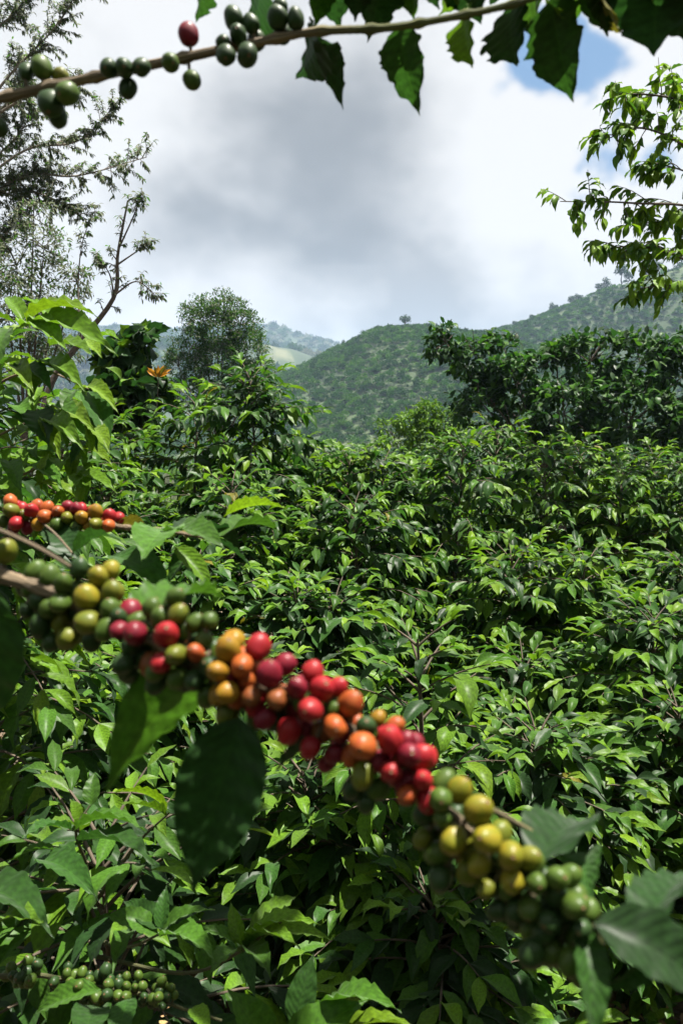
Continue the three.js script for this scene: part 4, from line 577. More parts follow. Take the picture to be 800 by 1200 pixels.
{
  const O = lowShrub.position, list = [
  [-0.4022,0.9217,-1.0362,0.00625,0,-0.4005,0.9358,-1.0389], [-0.3913,0.9168,-1.0354,0.00614,1,-0.3893,0.9347,-1.0375], [-0.4694,0.9469,-1.0337,0.00672,0,-0.4652,0.9362,-1.0478], [-0.4758,0.9237,-1.0593,0.00831,1,-0.4791,0.9338,-1.0501],
  [-0.3156,0.9437,-1.0213,0.00704,0,-0.3159,0.9283,-1.0276], [-0.2366,0.9251,-1.022,0.00516,1,-0.2413,0.9121,-1.0206], [-0.4145,0.9228,-1.0472,0.00705,1,-0.4139,0.9371,-1.0406], [-0.4544,0.938,-1.0328,0.00804,1,-0.4523,0.9385,-1.0457],
  [-0.3848,0.9449,-1.0237,0.00607,1,-0.3842,0.9342,-1.0369], [-0.3613,0.9248,-1.0473,0.00731,1,-0.3622,0.9321,-1.0341], [-0.3669,0.9233,-1.0353,0.00648,1,-0.3661,0.9324,-1.0346], [-0.3033,0.9424,-1.0185,0.00604,1,-0.3034,0.9273,-1.0258],
  [-0.3493,0.9183,-1.0359,0.00652,0,-0.3488,0.9309,-1.0323], [-0.4528,0.9589,-1.0479,0.00758,1,-0.4497,0.939,-1.0453], [-0.4366,0.9551,-1.0148,0.00821,1,-0.4346,0.9391,-1.0432], [-0.4011,0.9253,-1.049,0.00709,0,-0.4014,0.9358,-1.039],
  [-0.337,0.9552,-1.0343,0.00819,0,-0.3395,0.9301,-1.031], [-0.304,0.9297,-1.0197,0.00558,1,-0.3033,0.9273,-1.0258], [-0.3222,0.9057,-1.0295,0.00629,0,-0.3206,0.9286,-1.0283], [-0.2574,0.9334,-1.0182,0.00599,0,-0.2621,0.9195,-1.0215],
  [-0.3914,0.952,-1.0312,0.00656,1,-0.3922,0.935,-1.0379], [-0.4585,0.9355,-1.0593,0.00716,0,-0.4607,0.937,-1.0471], [-0.2532,0.9338,-1.0295,0.00612,1,-0.259,0.9184,-1.0214], [-0.2548,0.939,-1.0012,0.00713,1,-0.2609,0.919,-1.0215],
  [-0.3046,0.9097,-1.024,0.00644,1,-0.303,0.9272,-1.0258], [-0.4399,0.9436,-1.0433,0.00677,1,-0.4402,0.9396,-1.0439], [-0.3148,0.9045,-1.0202,0.006,1,-0.312,0.928,-1.0271], [-0.4913,0.924,-1.0624,0.00796,1,-0.4942,0.9311,-1.0526],
  [-0.3255,0.944,-1.0003,0.00779,0,-0.3227,0.9288,-1.0286], [-0.3634,0.9326,-1.0155,0.00816,0,-0.3612,0.932,-1.034], [-0.3859,0.9389,-1.0452,0.00711,1,-0.3874,0.9345,-1.0373], [-0.4656,0.9315,-1.0396,0.00704,1,-0.4651,0.9363,-1.0478],
  [-0.4549,0.9523,-1.0221,0.008,0,-0.4487,0.9392,-1.0451], [-0.2469,0.9264,-1.0174,0.00658,0,-0.2507,0.9154,-1.021], [-0.2645,0.9323,-1.0272,0.00582,1,-0.2685,0.9217,-1.0218], [-0.3295,0.9437,-1.0295,0.0068,0,-0.3306,0.9294,-1.0297],
  [-0.2708,0.9076,-1.0269,0.00648,0,-0.2663,0.9209,-1.0217], [-0.4417,0.9431,-1.0245,0.00847,1,-0.4396,0.9395,-1.0438], [-0.3579,0.9461,-1.0249,0.0063,1,-0.3582,0.9317,-1.0336], [-0.4491,0.9456,-1.0542,0.00803,0,-0.4494,0.9391,-1.0452],
  [-0.2915,0.9398,-1.0196,0.00556,1,-0.2919,0.9264,-1.0242], [-0.3534,0.9099,-1.0251,0.00823,1,-0.3507,0.931,-1.0326], [-0.2884,0.9517,-1.027,0.00618,1,-0.2908,0.9263,-1.024], [-0.3276,0.9475,-1.0147,0.0076,1,-0.327,0.9291,-1.0292],
  [-0.2774,0.9247,-1.0152,0.00581,0,-0.2771,0.9247,-1.0222], [-0.3942,0.9527,-1.0432,0.00608,0,-0.3965,0.9354,-1.0384], [-0.2804,0.9434,-1.0168,0.00681,1,-0.281,0.9255,-1.0226], [-0.3674,0.9476,-1.0116,0.00835,1,-0.366,0.9324,-1.0346],
  [-0.2423,0.9326,-1.0267,0.00563,1,-0.2488,0.9148,-1.0209], [-0.3946,0.9339,-1.0271,0.00734,0,-0.3931,0.935,-1.038], [-0.3616,0.945,-1.0362,0.00604,0,-0.3631,0.9321,-1.0342], [-0.2547,0.9456,-1.0246,0.00707,1,-0.2638,0.9201,-1.0216],
  [-0.3577,0.9259,-1.0269,0.00668,0,-0.3564,0.9315,-1.0334], [-0.3673,0.9096,-1.0323,0.0079,0,-0.3648,0.9323,-1.0344], [-0.3026,0.9198,-1.0332,0.00585,0,-0.303,0.9273,-1.0258], [-0.2767,0.9339,-1.009,0.0056,0,-0.2788,0.9253,-1.0223],
  [-0.3178,0.941,-1.0333,0.00585,0,-0.3195,0.9285,-1.0281], [-0.2837,0.9097,-1.0286,0.00719,0,-0.2833,0.9257,-1.0229], [-0.3461,0.9251,-1.0186,0.00804,1,-0.3438,0.9305,-1.0316], [-0.4765,0.9504,-1.0446,0.00711,1,-0.473,0.9348,-1.0491],
  [-0.2925,0.931,-1.0328,0.00755,0,-0.2941,0.9265,-1.0245], [-0.2512,0.9191,-1.0086,0.00596,0,-0.2517,0.9158,-1.0211], [-0.3136,0.9331,-1.012,0.00759,1,-0.3119,0.9279,-1.027], [-0.3489,0.9456,-1.0349,0.00715,0,-0.3504,0.931,-1.0326],
  [-0.2642,0.9313,-1.0078,0.00704,1,-0.2671,0.9212,-1.0218], [-0.4366,0.9593,-1.04,0.00765,0,-0.4381,0.9394,-1.0436], [-0.3456,0.9315,-1.0408,0.00725,0,-0.3469,0.9307,-1.0321], [-0.2601,0.9187,-1.0149,0.00528,1,-0.2598,0.9186,-1.0214],
  [-0.4089,0.9418,-1.0267,0.00766,0,-0.4077,0.9365,-1.0398], [-0.3735,0.9452,-1.042,0.0076,1,-0.3755,0.9333,-1.0358], [-0.3069,0.9462,-1.0311,0.00672,1,-0.309,0.9277,-1.0266], [-0.3007,0.9363,-1.0055,0.00764,1,-0.2987,0.9269,-1.0251],
  [-0.2535,0.9116,-1.0297,0.00627,0,-0.2524,0.916,-1.0211], [-0.4485,0.9516,-1.0358,0.00761,0,-0.445,0.9398,-1.0445]], axis = [[-0.6641,0.9014,-1.0797], [-0.4979,0.9304,-1.0532], [-0.4442,0.94,-1.0444], [-0.3547,0.9313,-1.0332], [-0.2788,0.9253,-1.0223], [-0.2243,0.9061,-1.0198], [-0.1697,0.8893,-1.0176]].map(V3).map((v) => v.sub(O));
  const b = part('branch', new THREE.BufferGeometry(), GREENTWIG, lowShrub, 'branch packed with small unripe green cherries'), stalks = fruit(b, O, list, 64);
  const shoots = [[[-0.455,0.847,-1.345], [-0.438,0.982,-1.262], [-0.433,1.072,-1.213], [-0.414,1.103,-1.227]], [[-0.455,0.785,-1.337], [-0.352,0.871,-1.197], [-0.275,0.959,-1.107]], [[-0.455,0.754,-1.333], [-0.253,0.829,-1.191], [-0.149,0.936,-1.104], [-0.091,0.977,-1.11]], [[-0.455,0.847,-1.345], [-0.369,0.973,-1.331], [-0.297,1.06,-1.282]], [[-0.455,0.692,-1.325], [-0.195,0.784,-1.085], [-0.06,0.971,-0.907], [-0.03,0.984,-0.909]]];
  b.geometry = mergeGeometries([tube(bend(axis, 30), 0.0045, 0.0018, 7, 0.12), ...stalks, ...shoots.map((p) => tube(bend(p.map(V3).map((v) => v.sub(O)), 16), 0.004, 0.0016, 6))]);
}

// ------------------------------------------------------------------ trees
// limbs are lines in metres; twigs grow from them and carry the leaves
function limbTree(plant, limbs, { seed, twigs = 14, twig = 0.5, leaf = 0.08, ratio = 0.28, per = 12, tones = [7], droop = 0.5, start = 0.25, r0 = 0.03, mat = BARKDARK, set = BLADES }) {
  const rnd = random(seed), wood = [], leaves = [], o = plant.position;
  for (const limb of limbs) {
    const line = bend(limb.map(V3).map((v) => v.sub(o)), 24), R = limb.r ?? r0; wood.push(tube(line, R, R * 0.2, 6, 0.15, seed));
    for (let t = 0; t < twigs; t++) {
      const u = start + (1 - start) * (t + rnd()) / twigs, k = Math.min(23.99, u * 24), i = Math.floor(k), at = line[i].clone().lerp(line[i + 1], k - i), d = line[i + 1].clone().sub(line[i]).normalize();
      let dir = V(rnd() - 0.5, rnd() - 0.4, rnd() - 0.5).normalize().addScaledVector(d, 0.8).normalize(); const len = twig * (0.4 + rnd() * 0.9) * (1.1 - 0.5 * u), pts = [at.clone()], n = 5, dirs = [];
      for (let q = 0; q < n; q++) { dirs.push(dir.clone()); at.addScaledVector(dir, len / n); pts.push(at.clone()); dir.y -= droop * 0.16; dir.x += (rnd() - 0.5) * 0.3; dir.z += (rnd() - 0.5) * 0.3; dir.normalize(); }
      wood.push(tube(pts, R * 0.14 + 0.002, 0.0015, 4));
      for (let c = 0; c < per; c++) {
        const uu = 0.2 + 0.8 * rnd(), kk = Math.min(n - 0.01, uu * n), ii = Math.floor(kk), p = pts[ii].clone().lerp(pts[ii + 1], kk - ii);
        const along = V(rnd() - 0.5, rnd() - 0.5 - droop * 0.8, rnd() - 0.5).normalize().addScaledVector(dirs[ii], 0.6), L = leaf * (0.7 + rnd() * 0.6);
        leaves.push(leafOf(rnd, p, along, V(rnd() - 0.5, 1, rnd() - 0.5), L, L * ratio * (0.8 + rnd() * 0.4), tones[Math.floor(rnd() * tones.length)], set));
      }
    }
  }
  part('trunk', mergeGeometries(wood), mat, plant);
  return leaves;
}
// a rounded tree: leaves in clumps through the outer part of several lobes
function lobeTree(plant, lobes, { seed, leaf = 0.12, ratio = 0.42, per = 600, tones = [0, 1], mat = BARKDARK, set = SMALL, foot = V(0, 0, 0), r0 = 0.12, clump = 3, droop = 0.2, upright = 0.4 }) {
  const rnd = random(seed), wood = [], leaves = [];
  const mid = lobes.reduce((s, l) => s.add(V3(l)), V(0, 0, 0)).multiplyScalar(1 / lobes.length).multiply(V(0.4, 0.55, 0.4));
  wood.push(tube(bend([foot, foot.clone().lerp(mid, 0.5).add(V(0.05, 0, 0.03)), mid], 10), r0, r0 * 0.6, 7, 0.15));
  for (const [x, y, z, r] of lobes) {
    const c = V(x, y, z); wood.push(tube(bend([mid, mid.clone().lerp(c, 0.5).add(V(0, -0.1 * r, 0)), c], 6), r0 * 0.45, r0 * 0.1, 5));
    for (let k = 0; k < 7; k++) { const d = V(rnd() - 0.5, rnd() - 0.3, rnd() - 0.5).normalize(); wood.push(tube([c, c.clone().addScaledVector(d, r * 0.5).add(V(0, 0.05 * r, 0)), c.clone().addScaledVector(d, r * 0.92)], r0 * 0.12, r0 * 0.03, 4)); }
    const count = Math.round(per * r * r);
    for (let i = 0; i < count; i++) {
      const d = V(rnd() - 0.5, rnd() - 0.5, rnd() - 0.5).normalize(); const q = r * Math.pow(0.25 + 0.75 * rnd(), 0.6), p = c.clone().addScaledVector(d, q);
      const n = N3(p.x * clump, p.y * clump * 1.3, p.z * clump + seed); if (n < -0.08 || (q > r * 0.82 && n < 0.12)) continue;
      const along = V(rnd() - 0.5, rnd() - 0.5 - droop, rnd() - 0.5).normalize().addScaledVector(d, 0.5), L = leaf * (0.65 + rnd() * 0.7);
      leaves.push(leafOf(rnd, p, along, V(rnd() - 0.5, upright, rnd() - 0.5), L, L * ratio * (0.8 + rnd() * 0.4), tones[Math.floor(rnd() * tones.length)], set));
    }
  }
  part('trunk', mergeGeometries(wood), mat, plant);
  return leaves;
}
const airyMaterial = leafMaterial(C(1, 1, 1), 0.68, 0.12, 0.5);
const crownOpt = { most: 0, set: SMALL, mass: 'crown' };
const at = (p) => ground(p[0], p[2]), withRadius = (p, r) => Object.assign(p, { r });
{ // feathery tree with its limbs over the shrubs, trunk out of view
  const t = thing('feathery_tree', 'tall grey-green feathery tree with thin drooping sprays against the clouds', 'tree', at([-5.596,1.514,-11.062]));
  const limbs = [[[-5.596,0.806,-10.97], [-5.477,2.695,-11.215], [-5.655,4.466,-11.445], [-5.477,6.709,-11.736], [-5.119,8.834,-12.012]], [[-5.572,3.875,-11.368], [-4.442,4.903,-11.3], [-3.557,4.867,-11.094], [-2.566,5.054,-10.916]], [[-5.596,4.348,-11.43], [-4.405,5.339,-11.559], [-3.667,5.469,-11.575], [-3.119,6,-11.644]], [[-5.596,5.056,-11.522], [-4.474,6.187,-11.265], [-3.909,6.686,-11.229], [-3.455,7.272,-11.305]], [[-5.596,3.993,-11.384], [-4.643,4.796,-11.488], [-4.048,4.678,-11.473], [-3.619,4.442,-11.442]], [[-5.477,6.709,-11.736], [-4.762,7.063,-11.782], [-4.405,7.417,-11.828], [-4.167,7.89,-11.89]], [[-5.748,4.661,-11.773], [-5.015,5.874,-11.93], [-4.623,6.238,-11.978], [-4.442,6.767,-12.147]], [[-5.697,4.154,-11.606], [-5.182,5.176,-11.941], [-4.771,5.734,-12.215], [-4.52,6.108,-12.263]], [[-5.494,3.605,-11.132], [-4.819,4.481,-11.044], [-4.474,4.765,-11.081], [-4.073,4.936,-11.103]], [[-5.494,5.228,-11.342], [-4.442,5.923,-11.433], [-3.901,6.017,-11.243], [-3.557,6.073,-11.251]], [[-5.548,2.931,-11.246], [-4.881,3.875,-11.368], [-4.643,4.229,-11.414], [-4.477,4.702,-11.476]]];
  withRadius(limbs[0], 0.16);
  hand(t, limbTree(t, limbs, { seed: 81, twigs: 60, twig: 0.45, leaf: 0.062, ratio: 0.28, per: 38, tones: [7, 7, 7, 2], droop: 0.55, start: 0.28, r0: 0.024, set: SMALL, mat: bark(0.30, 0.27, 0.22) }), { ...crownOpt, material: airyMaterial });
}
{
  const t = thing('leaning_tree', 'sparse tree with a leaning dark limb and thin upright shoots', 'tree', at([-3.507,1.557,-9.051]));
  const limbs = [[[-3.507,0.977,-8.975], [-3.312,2.04,-9.113], [-2.971,2.523,-9.176], [-2.581,3.054,-9.245], [-2.552,3.489,-9.301], [-2.435,4.117,-9.383]], [[-2.591,3.025,-9.241], [-2.65,3.296,-9.276], [-2.805,3.489,-9.301]], [[-2.581,3.054,-9.245], [-2.312,3.183,-9.161], [-2.038,2.978,-9.033]], [[-2.552,3.392,-9.289], [-2.338,3.537,-9.308], [-2.182,3.634,-9.32]], [[-2.971,2.523,-9.176], [-3.034,3.215,-9.367], [-2.975,3.704,-9.43], [-2.837,4.045,-9.475]], [[-2.533,3.585,-9.314], [-2.357,3.972,-9.364], [-2.289,4.165,-9.389]]];
  withRadius(limbs[0], 0.05);
  hand(t, limbTree(t, limbs, { seed: 83, twigs: 16, twig: 0.2, leaf: 0.06, ratio: 0.32, per: 12, tones: [7, 7, 2], start: 0.5, r0: 0.012, set: SMALL }), { ...crownOpt, material: airyMaterial });
}
{
  const t = thing('bushy_tree', 'pale green bushy tree under the grey feathery sprays', 'tree', at([-4.113,1.535,-10.056]));
  const p = (q, r) => { const v = V3(q).sub(t.position); return [v.x, v.y, v.z, r]; };
  hand(t, lobeTree(t, [p([-4.113,3.575,-10.321], 0.5), p([-3.767,3.789,-10.349], 0.35), p([-3.896,4.165,-10.398], 0.3), p([-4.221,2.931,-10.237], 0.7), p([-3.68,2.77,-10.216], 0.55), p([-4.762,3.253,-10.279], 0.7), p([-3.355,3.36,-10.293], 0.28)], { seed: 84, leaf: 0.065, ratio: 0.3, per: 9000, tones: [7, 7, 2, 7], r0: 0.06, clump: 4 }), { ...crownOpt, material: airyMaterial });
}
{
  const t = thing('round_tree', 'round grey-green tree standing behind the tall coffee shrub', 'tree', at([-3.767,1.235,-24.135]));
  const p = (q, r) => { const v = V3(q).sub(t.position); return [v.x, v.y, v.z, r]; };
  hand(t, lobeTree(t, [p([-3.767,4.197,-24.519], 1.15), p([-4.286,4.532,-24.563], 0.7), p([-3.065,4.326,-24.536], 0.75), p([-3.585,4.841,-24.603], 0.6), p([-4.546,3.682,-24.453], 0.75), p([-2.857,3.553,-24.436], 0.8), p([-3.767,3.167,-24.386], 1.0), p([-4.935,3.038,-24.369], 0.6), p([-2.598,2.78,-24.335], 0.7), p([-3.585,2.394,-24.285], 0.9), p([-4.676,2.265,-24.268], 0.8), p([-2.468,2.059,-24.242], 0.8)], { seed: 85, leaf: 0.10, ratio: 0.3, per: 6500, tones: [7, 1, 2, 1, 2], r0: 0.1, clump: 2.6, droop: 0 }), crownOpt);
}
{
  const t = thing('broad_tree', 'broad dark evergreen tree spreading below the ridge', 'tree', at([3.94,1.149,-14.04]));
  const p = (q, r) => { const v = V3(q).sub(t.position); return [v.x, v.y, v.z, r]; };
  hand(t, lobeTree(t, [p([2.364,2.712,-14.242], 0.52), p([1.849,2.922,-14.27], 0.36), p([2.941,2.855,-14.564], 0.42), p([3.091,2.201,-14.176], 0.7), p([2.424,1.93,-14.141], 0.55), p([4.394,2.577,-14.225], 0.66), p([3.928,2.677,-14.641], 0.42), p([5.303,2.531,-14.219], 0.72), p([6.213,2.501,-14.215], 0.8), p([3.827,1.677,-13.705], 0.8), p([5.005,1.604,-13.695], 0.9), p([6.035,1.458,-13.676], 0.8), p([2.944,1.385,-13.667], 0.6)], { seed: 86, leaf: 0.16, ratio: 0.5, per: 3400, tones: [0, 0, 1, 1, 2], r0: 0.1, clump: 2.2, upright: 0.9 }), crownOpt);
}
{
  const t = thing('overhanging_tree', 'leafy tree whose drooping bright green sprays hang against the blue gap', 'tree', at([3.215,1.632,-5.531]));
  const limbs = [[[3.215,0.805,-5.424], [3.155,2.222,-5.608], [3.274,3.403,-5.761], [3.155,4.466,-5.899]], [[3.185,2.458,-5.638], [2.513,3.083,-5.618], [1.95,3.127,-5.523], [1.441,3.112,-5.421]], [[3.244,2.813,-5.684], [2.513,3.431,-5.664], [2.019,3.627,-5.588], [1.722,3.508,-5.472]], [[3.244,3.167,-5.73], [2.513,3.779,-5.709], [2.122,3.843,-5.616], [1.824,3.855,-5.618]], [[3.185,2.104,-5.592], [2.513,2.677,-5.566], [2.104,2.851,-5.588], [1.698,2.819,-5.483]], [[3.185,1.986,-5.577], [2.63,2.446,-5.536], [2.279,2.59,-5.555], [1.996,2.558,-5.449]], [[3.215,2.636,-5.661], [2.788,3.253,-5.842], [2.468,3.463,-5.97], [2.221,3.524,-5.978]], [[3.215,2.34,-5.623], [2.788,2.952,-5.803], [2.424,3.072,-5.819], [2.091,3.06,-5.817]], [[3.244,3.285,-5.746], [2.857,3.816,-5.815], [2.56,3.934,-5.83], [2.322,3.993,-5.838]]];
  withRadius(limbs[0], 0.1);
  hand(t, limbTree(t, limbs, { seed: 87, twigs: 15, twig: 0.24, leaf: 0.105, ratio: 0.4, per: 9, tones: [2, 3, 3, 4, 4], droop: 0.75, start: 0.42, r0: 0.014 }), { most: 300, mass: 'crown' });
}
{
  const t = thing('broadleaf_bush', 'dark broad-leaved bush rising behind the shrubs beside the leaning limb', 'bush', at([-1.84,1.604,-6.838]));
  const p = (q, r) => { const v = V3(q).sub(t.position); return [v.x, v.y, v.z, r]; };
  hand(t, lobeTree(t, [p([-1.84,2.217,-6.918], 0.2), p([-1.708,2.319,-6.931], 0.14), p([-1.914,2.042,-6.895], 0.24), p([-1.766,1.823,-6.867], 0.3), p([-2.002,1.75,-6.857], 0.3)], { seed: 88, leaf: 0.15, ratio: 0.6, per: 5200, tones: [0, 0, 1, 3], r0: 0.03, clump: 5, set: BLADES }), { most: 200 });
  const o = t.position, wilt = []; const c = V3([-1.529,2.048,-6.694]).sub(o), rnd = random(4);
  for (let i = 0; i < 9; i++) { const g = blade({ arch: 0.12, seed: 40 + i }), m = part('withered_leaf', g, toneMaterials[i % 3 ? 8 : 5][i % 3], t, 'orange-yellow withered leaf'); const a = (i / 8 - 0.5) * 2.4; bladeMatrix(c.clone().add(V((rnd() - 0.5) * 0.03, -0.03, 0)), V(Math.sin(a), Math.cos(a) * 0.8, (rnd() - 0.5) * 0.8), V(0, 0.4, 1), 0.08 + rnd() * 0.06, 0.036).decompose(m.position, m.quaternion, m.scale); }
  part('branch', tube(bend([V(0, 0.2, 0), c.clone().multiplyScalar(0.6), c.clone().add(V(0, -0.03, 0))], 10), 0.01, 0.003, 5), BARKDARK, t);
}
{
  const t = thing('lime_bush', 'small lime-green bush in the hollow beside the broad dark tree', 'bush', at([1.932,1.203,-17.072]));
  const p = (q, r) => { const v = V3(q).sub(t.position); return [v.x, v.y, v.z, r]; };
  hand(t, lobeTree(t, [p([1.84,1.677,-17.133], 0.36), p([2.245,1.495,-17.11], 0.4), p([1.472,1.458,-17.105], 0.4), p([1.877,1.239,-17.076], 0.55), p([1.067,1.239,-17.076], 0.42), p([2.576,1.239,-17.076], 0.45), p([1.84,0.911,-17.034], 0.7)], { seed: 89, leaf: 0.1, ratio: 0.4, per: 5000, tones: [3, 3, 2], r0: 0.05, clump: 4 }), crownOpt);
}

// ------------------------------------------------------------------ further rows of shrubs down the slope
{
  const protos = [];
  const rnd = random(909), spots = [];
  for (let d = 8.2; d < 40; d *= 1.16) for (let a = -0.5; a <= 0.5; a += 1.9 / d) {
    const x = (a + (rnd() - 0.5) * 0.8 / d) * d, z = -d * (0.95 + rnd() * 0.1); if (Math.hypot(x + 0.4, z + 6) < 1.5) continue; spots.push([x, z]);
  }
  for (const [i, [x, z]] of spots.entries()) {
    let t;
    if (i < 4) {
      t = thing('distant_shrub', '', 'shrub', ground(x, z)); const lv = growShrub(t, { h: 1.7, spread: 0.85, seed: 950 + i, pairs: 24, leaf: 0.15, step: 0.075, sides: 3, fresh: 0.2 });
      massOf(t, 'foliage', BLADES, massMaterial, lv); protos.push(t);
    } else { t = protos[i % 4].clone(); t.name = numbered('distant_shrub'); t.position.copy(ground(x, z)); scene.add(t); }
    t.rotation.y = rnd() * 6.28; const s = 0.85 + rnd() * 0.3; t.scale.set(s, s * (0.9 + rnd() * 0.2), s);
    t.userData = { label: 'leafy shrub on the slope falling away to the valley', category: 'shrub', group: 'shrubs down the valley slope' };
  }
}

{ // unseen shrubs added up the slope to block sky light from behind
  const rnd = random(1212), proto = scene.getObjectByName('distant_shrub');
  for (const [x, z, s] of [[-1.6, 1.0, 1.45], [-0.4, 1.5, 1.5], [0.9, 1.3, 1.45], [2.0, 0.9, 1.5], [-2.6, 0.2, 1.4], [-2.2, 2.6, 1.6], [-0.6, 3.2, 1.6], [1.1, 3.0, 1.6], [2.8, 2.5, 1.6], [-1.6, 5, 1.7], [0.4, 5.2, 1.7], [2.4, 5, 1.7], [2.6, -0.6, 1.4], [-4.2, 3.5, 1.6], [4.4, 3.2, 1.6]]) {
    const t = proto.clone(); t.name = numbered('added_shade_shrub'); t.position.copy(ground(x, z)); t.rotation.y = rnd() * 6.28; t.scale.setScalar(s); scene.add(t);
    t.userData = { label: 'added unseen coffee shrub on the uphill side of the path', category: 'shrub', group: 'added unseen shrubs on the uphill side of the path' };
  }
}

// ------------------------------------------------------------------ hillside growth
{
  const rnd = random(77);
  const clump = mergeGeometries(Array.from({ length: 130 }, () => {
    const d = V(rnd() - 0.5, rnd() * 0.9, rnd() - 0.5).normalize(), g = SMALL[0].clone(), p = d.clone().multiplyScalar(0.3 + rnd() * 0.5);
    return g.applyMatrix4(bladeMatrix(p, V(rnd() - 0.5, rnd() - 0.3, rnd() - 0.5).addScaledVector(d, 0.6), V(rnd() - 0.5, 1, rnd() - 0.5), 0.2 + rnd() * 0.14, 0.14));
  }));
  const scatter = (name, label, count, place, size, tones) => {
    const m = new THREE.InstancedMesh(clump, massMaterial, count), mt = new THREE.Matrix4(), q = new THREE.Quaternion(); let n = 0, guard = 0;
    while (n < count && guard++ < count * 12) {
      const p = place(); if (!p) continue; const [x, z] = p, s = size * (0.55 + rnd() * 0.8), y = landHeight(x, z);
      mt.compose(V(x, y + s * 0.12, z), q.setFromAxisAngle(UP, rnd() * 6.28), V(s, s * (0.7 + rnd() * 0.4), s)); m.setMatrixAt(n, mt);
      m.setColorAt(n, TONES[tones[Math.floor(rnd() * tones.length)]].clone().multiplyScalar(0.8 + rnd() * 0.5)); n++;
    }
    m.count = n; m.name = name; m.userData = { kind: 'stuff', label, category: 'shrubs' }; m.castShadow = m.receiveShadow = true; scene.add(m);
  };
  const clear = (x, z, k) => x > 75 && fbm(x * 0.012 + 7, 9, z * 0.012, 3) > 0.13 && rnd() > k;
  scatter('hillside_shrubs', 'rows of small shrubs covering the rounded hill and the ridge', 26000, () => {
    const d = 60 + 400 * Math.sqrt(rnd()), a = (rnd() - 0.5) * 1.15; let x = Math.tan(a) * d, z = -d; if (clear(x, z, 0.15) || (d < 190 && rnd() < 0.7)) return null;
    const y = landHeight(x, z); if (Math.abs(((y * 0.55) % 1 + 1) % 1 - 0.5) > 0.27 && rnd() > 0.25) return null; return [x, z];
  }, 1.7, [0, 1, 1, 2]);
  scatter('valley_shrubs', 'mixed green shrubs on the near valley slope', 2600, () => { const d = 34 + 90 * rnd(), x = (rnd() - 0.5) * d * 1.1; return clear(x, -d, 0.3) ? null : [x, -d]; }, 1.9, [1, 2, 2, 3, 7]);
  scatter('mountain_forest', 'far forest on the blue mountains', 9000, () => { const d = 600 + 1100 * rnd(), x = (rnd() - 0.62) * d * 1.1; if (bell(x + 62, 26) * bell(-d + 775, 50) > 0.25) return null; return [x, -d]; }, 9, [0, 1, 1, 7]);
}
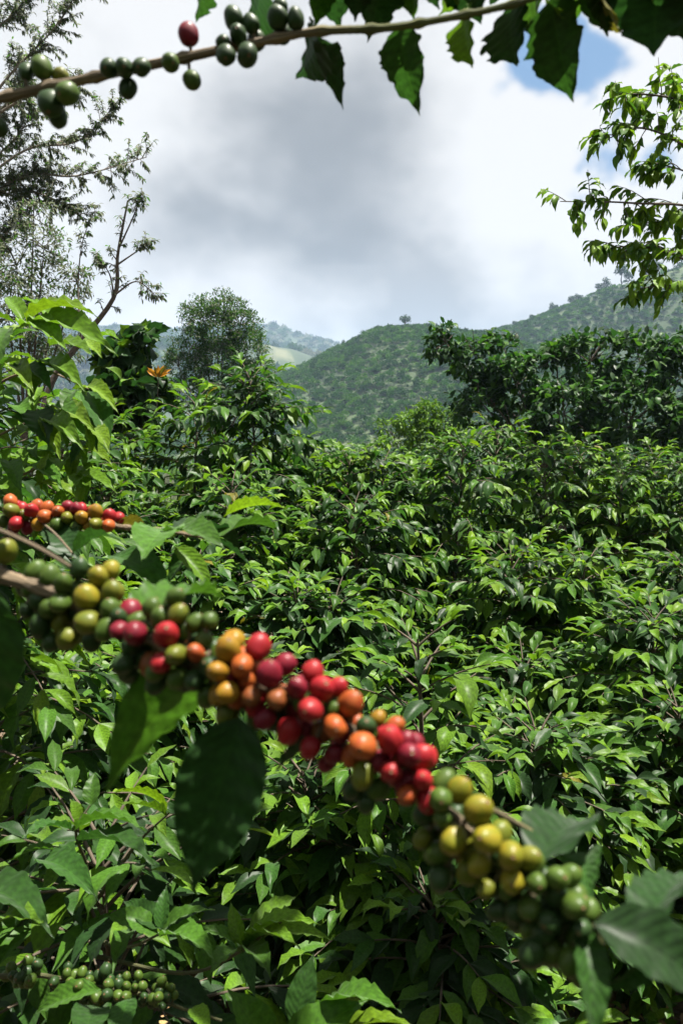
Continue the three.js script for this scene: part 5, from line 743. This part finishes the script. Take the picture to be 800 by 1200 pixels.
{ // single trees on the skyline of the hill and the ridge
  const protos = [], rnd = random(303);
  const crest = (x, z0, z1) => { let best = z0, top = -1e9; for (let z = z0; z > z1; z -= 3) { const e = (landHeight(x * -z, z) - 1.75) / -z; if (e > top) { top = e; best = z; } } return best; };
  const list = [[473, 6, 0, -260, -400], [402, 3.4, 1, -260, -400], [414, 3.0, 2, -260, -400], [598, 3.5, 2, -360, -520], [617, 4, 2, -360, -520], [640, 5.5, 1, -360, -520], [645, 4, 2, -360, -520], [662, 6, 2, -360, -520], [668, 5, 1, -360, -520], [672, 4, 2, -360, -520], [694, 6, 2, -360, -520], [701, 7, 1, -360, -520], [719, 11, 0, -360, -520], [726, 7, 2, -360, -520], [744, 9, 2, -360, -520], [751, 10, 1, -360, -520], [758, 8, 2, -360, -520], [780, 10, 2, -360, -520]];
  for (const [i, [px, h, kind, z0, z1]] of list.entries()) {
    const k = (px - 400) / 924, z = crest(k, z0, z1), x = k * -z; let t;
    if (!protos[kind]) {
      t = thing('hilltop_tree', '', 'tree', ground(x, z));
      const lobes = [[[0, 0.72, 0, 0.26], [0.2, 0.68, 0.05, 0.2], [-0.22, 0.7, 0, 0.2], [0, 0.66, 0.2, 0.2]], [[0, 0.6, 0, 0.3], [0.1, 0.78, 0, 0.2], [-0.12, 0.45, 0, 0.25]], [[0, 0.5, 0, 0.34], [0.2, 0.55, 0, 0.25], [-0.2, 0.6, 0.1, 0.24]]][kind];
      const lv = lobeTree(t, lobes, { seed: 310 + kind, leaf: 0.09, ratio: 0.5, per: 5200, tones: [0, 0, 1], r0: 0.035, clump: 7 });
      massOf(t, 'crown', SMALL, massMaterial, lv); protos[kind] = t;
    } else { t = protos[kind].clone(); t.name = numbered('hilltop_tree'); scene.add(t); t.position.copy(ground(x, z)); }
    t.scale.setScalar(h); t.rotation.y = rnd() * 6.28;
    t.userData = i ? { label: 'small dark tree on the skyline of the ridge', category: 'tree', group: 'trees on the skyline' } : { label: 'lone tree on the very top of the rounded hill', category: 'tree' };
  }
}

// ------------------------------------------------------------------ floor of the plantation
{
  const rnd = random(555), litter = [], herbs = [];
  for (let i = 0; i < 7000; i++) {
    const d = 0.8 + 6 * Math.sqrt(rnd()), a = (rnd() - 0.5) * 1.5, x = Math.sin(a) * d, z = -Math.cos(a) * d, p = ground(x, z); p.y += 0.006 + rnd() * 0.02; const L = 0.05 + rnd() * 0.08;
    const l = leafOf(rnd, p, V(rnd() - 0.5, (rnd() - 0.4) * 0.4, rnd() - 0.5), V((rnd() - 0.5) * 0.9, 1, (rnd() - 0.5) * 0.9), L, L * 0.4, 6); const k = 0.5 + rnd() * 1.3; l.c = C(0.20 * k, (0.115 + rnd() * 0.03) * k, 0.06 * k); litter.push(l);
  }
  const o = new THREE.Group(); o.name = 'leaf_litter'; o.userData = { kind: 'stuff', label: 'dry brown fallen leaves covering the soil', category: 'litter' }; scene.add(o); massOf(o, 'leaf_litter', BLADES, dryMaterial, litter);
  for (let i = 0; i < 900; i++) {
    const d = 1.6 + 6 * rnd(), a = (rnd() - 0.35) * 1.0, x = Math.sin(a) * d, z = -Math.cos(a) * d; if (N3(x * 1.1, 3, z * 1.1) < 0.08) continue; const base = ground(x, z), hgt = 0.05 + rnd() * 0.14;
    for (let k = 0; k < 9; k++) { const b = rnd() * 6.28, p = base.clone().add(V(Math.cos(b) * 0.05 * rnd(), hgt * rnd(), Math.sin(b) * 0.05 * rnd())), L = 0.03 + rnd() * 0.03; herbs.push(leafOf(rnd, p, V(Math.cos(b), 0.35, Math.sin(b)), UP, L, L * 0.6, rnd() < 0.5 ? 2 : 3, SMALL)); }
  }
  const q = new THREE.Group(); q.name = 'ground_herbs'; q.userData = { kind: 'stuff', label: 'small green weeds growing between the shrubs', category: 'weeds' }; scene.add(q); massOf(q, 'ground_herbs', SMALL, massMaterial, herbs);
}

shelve();
scene.fog = new THREE.FogExp2(C(0.52, 0.72, 1.0), 0.00026);
renderer.render(scene, camera);
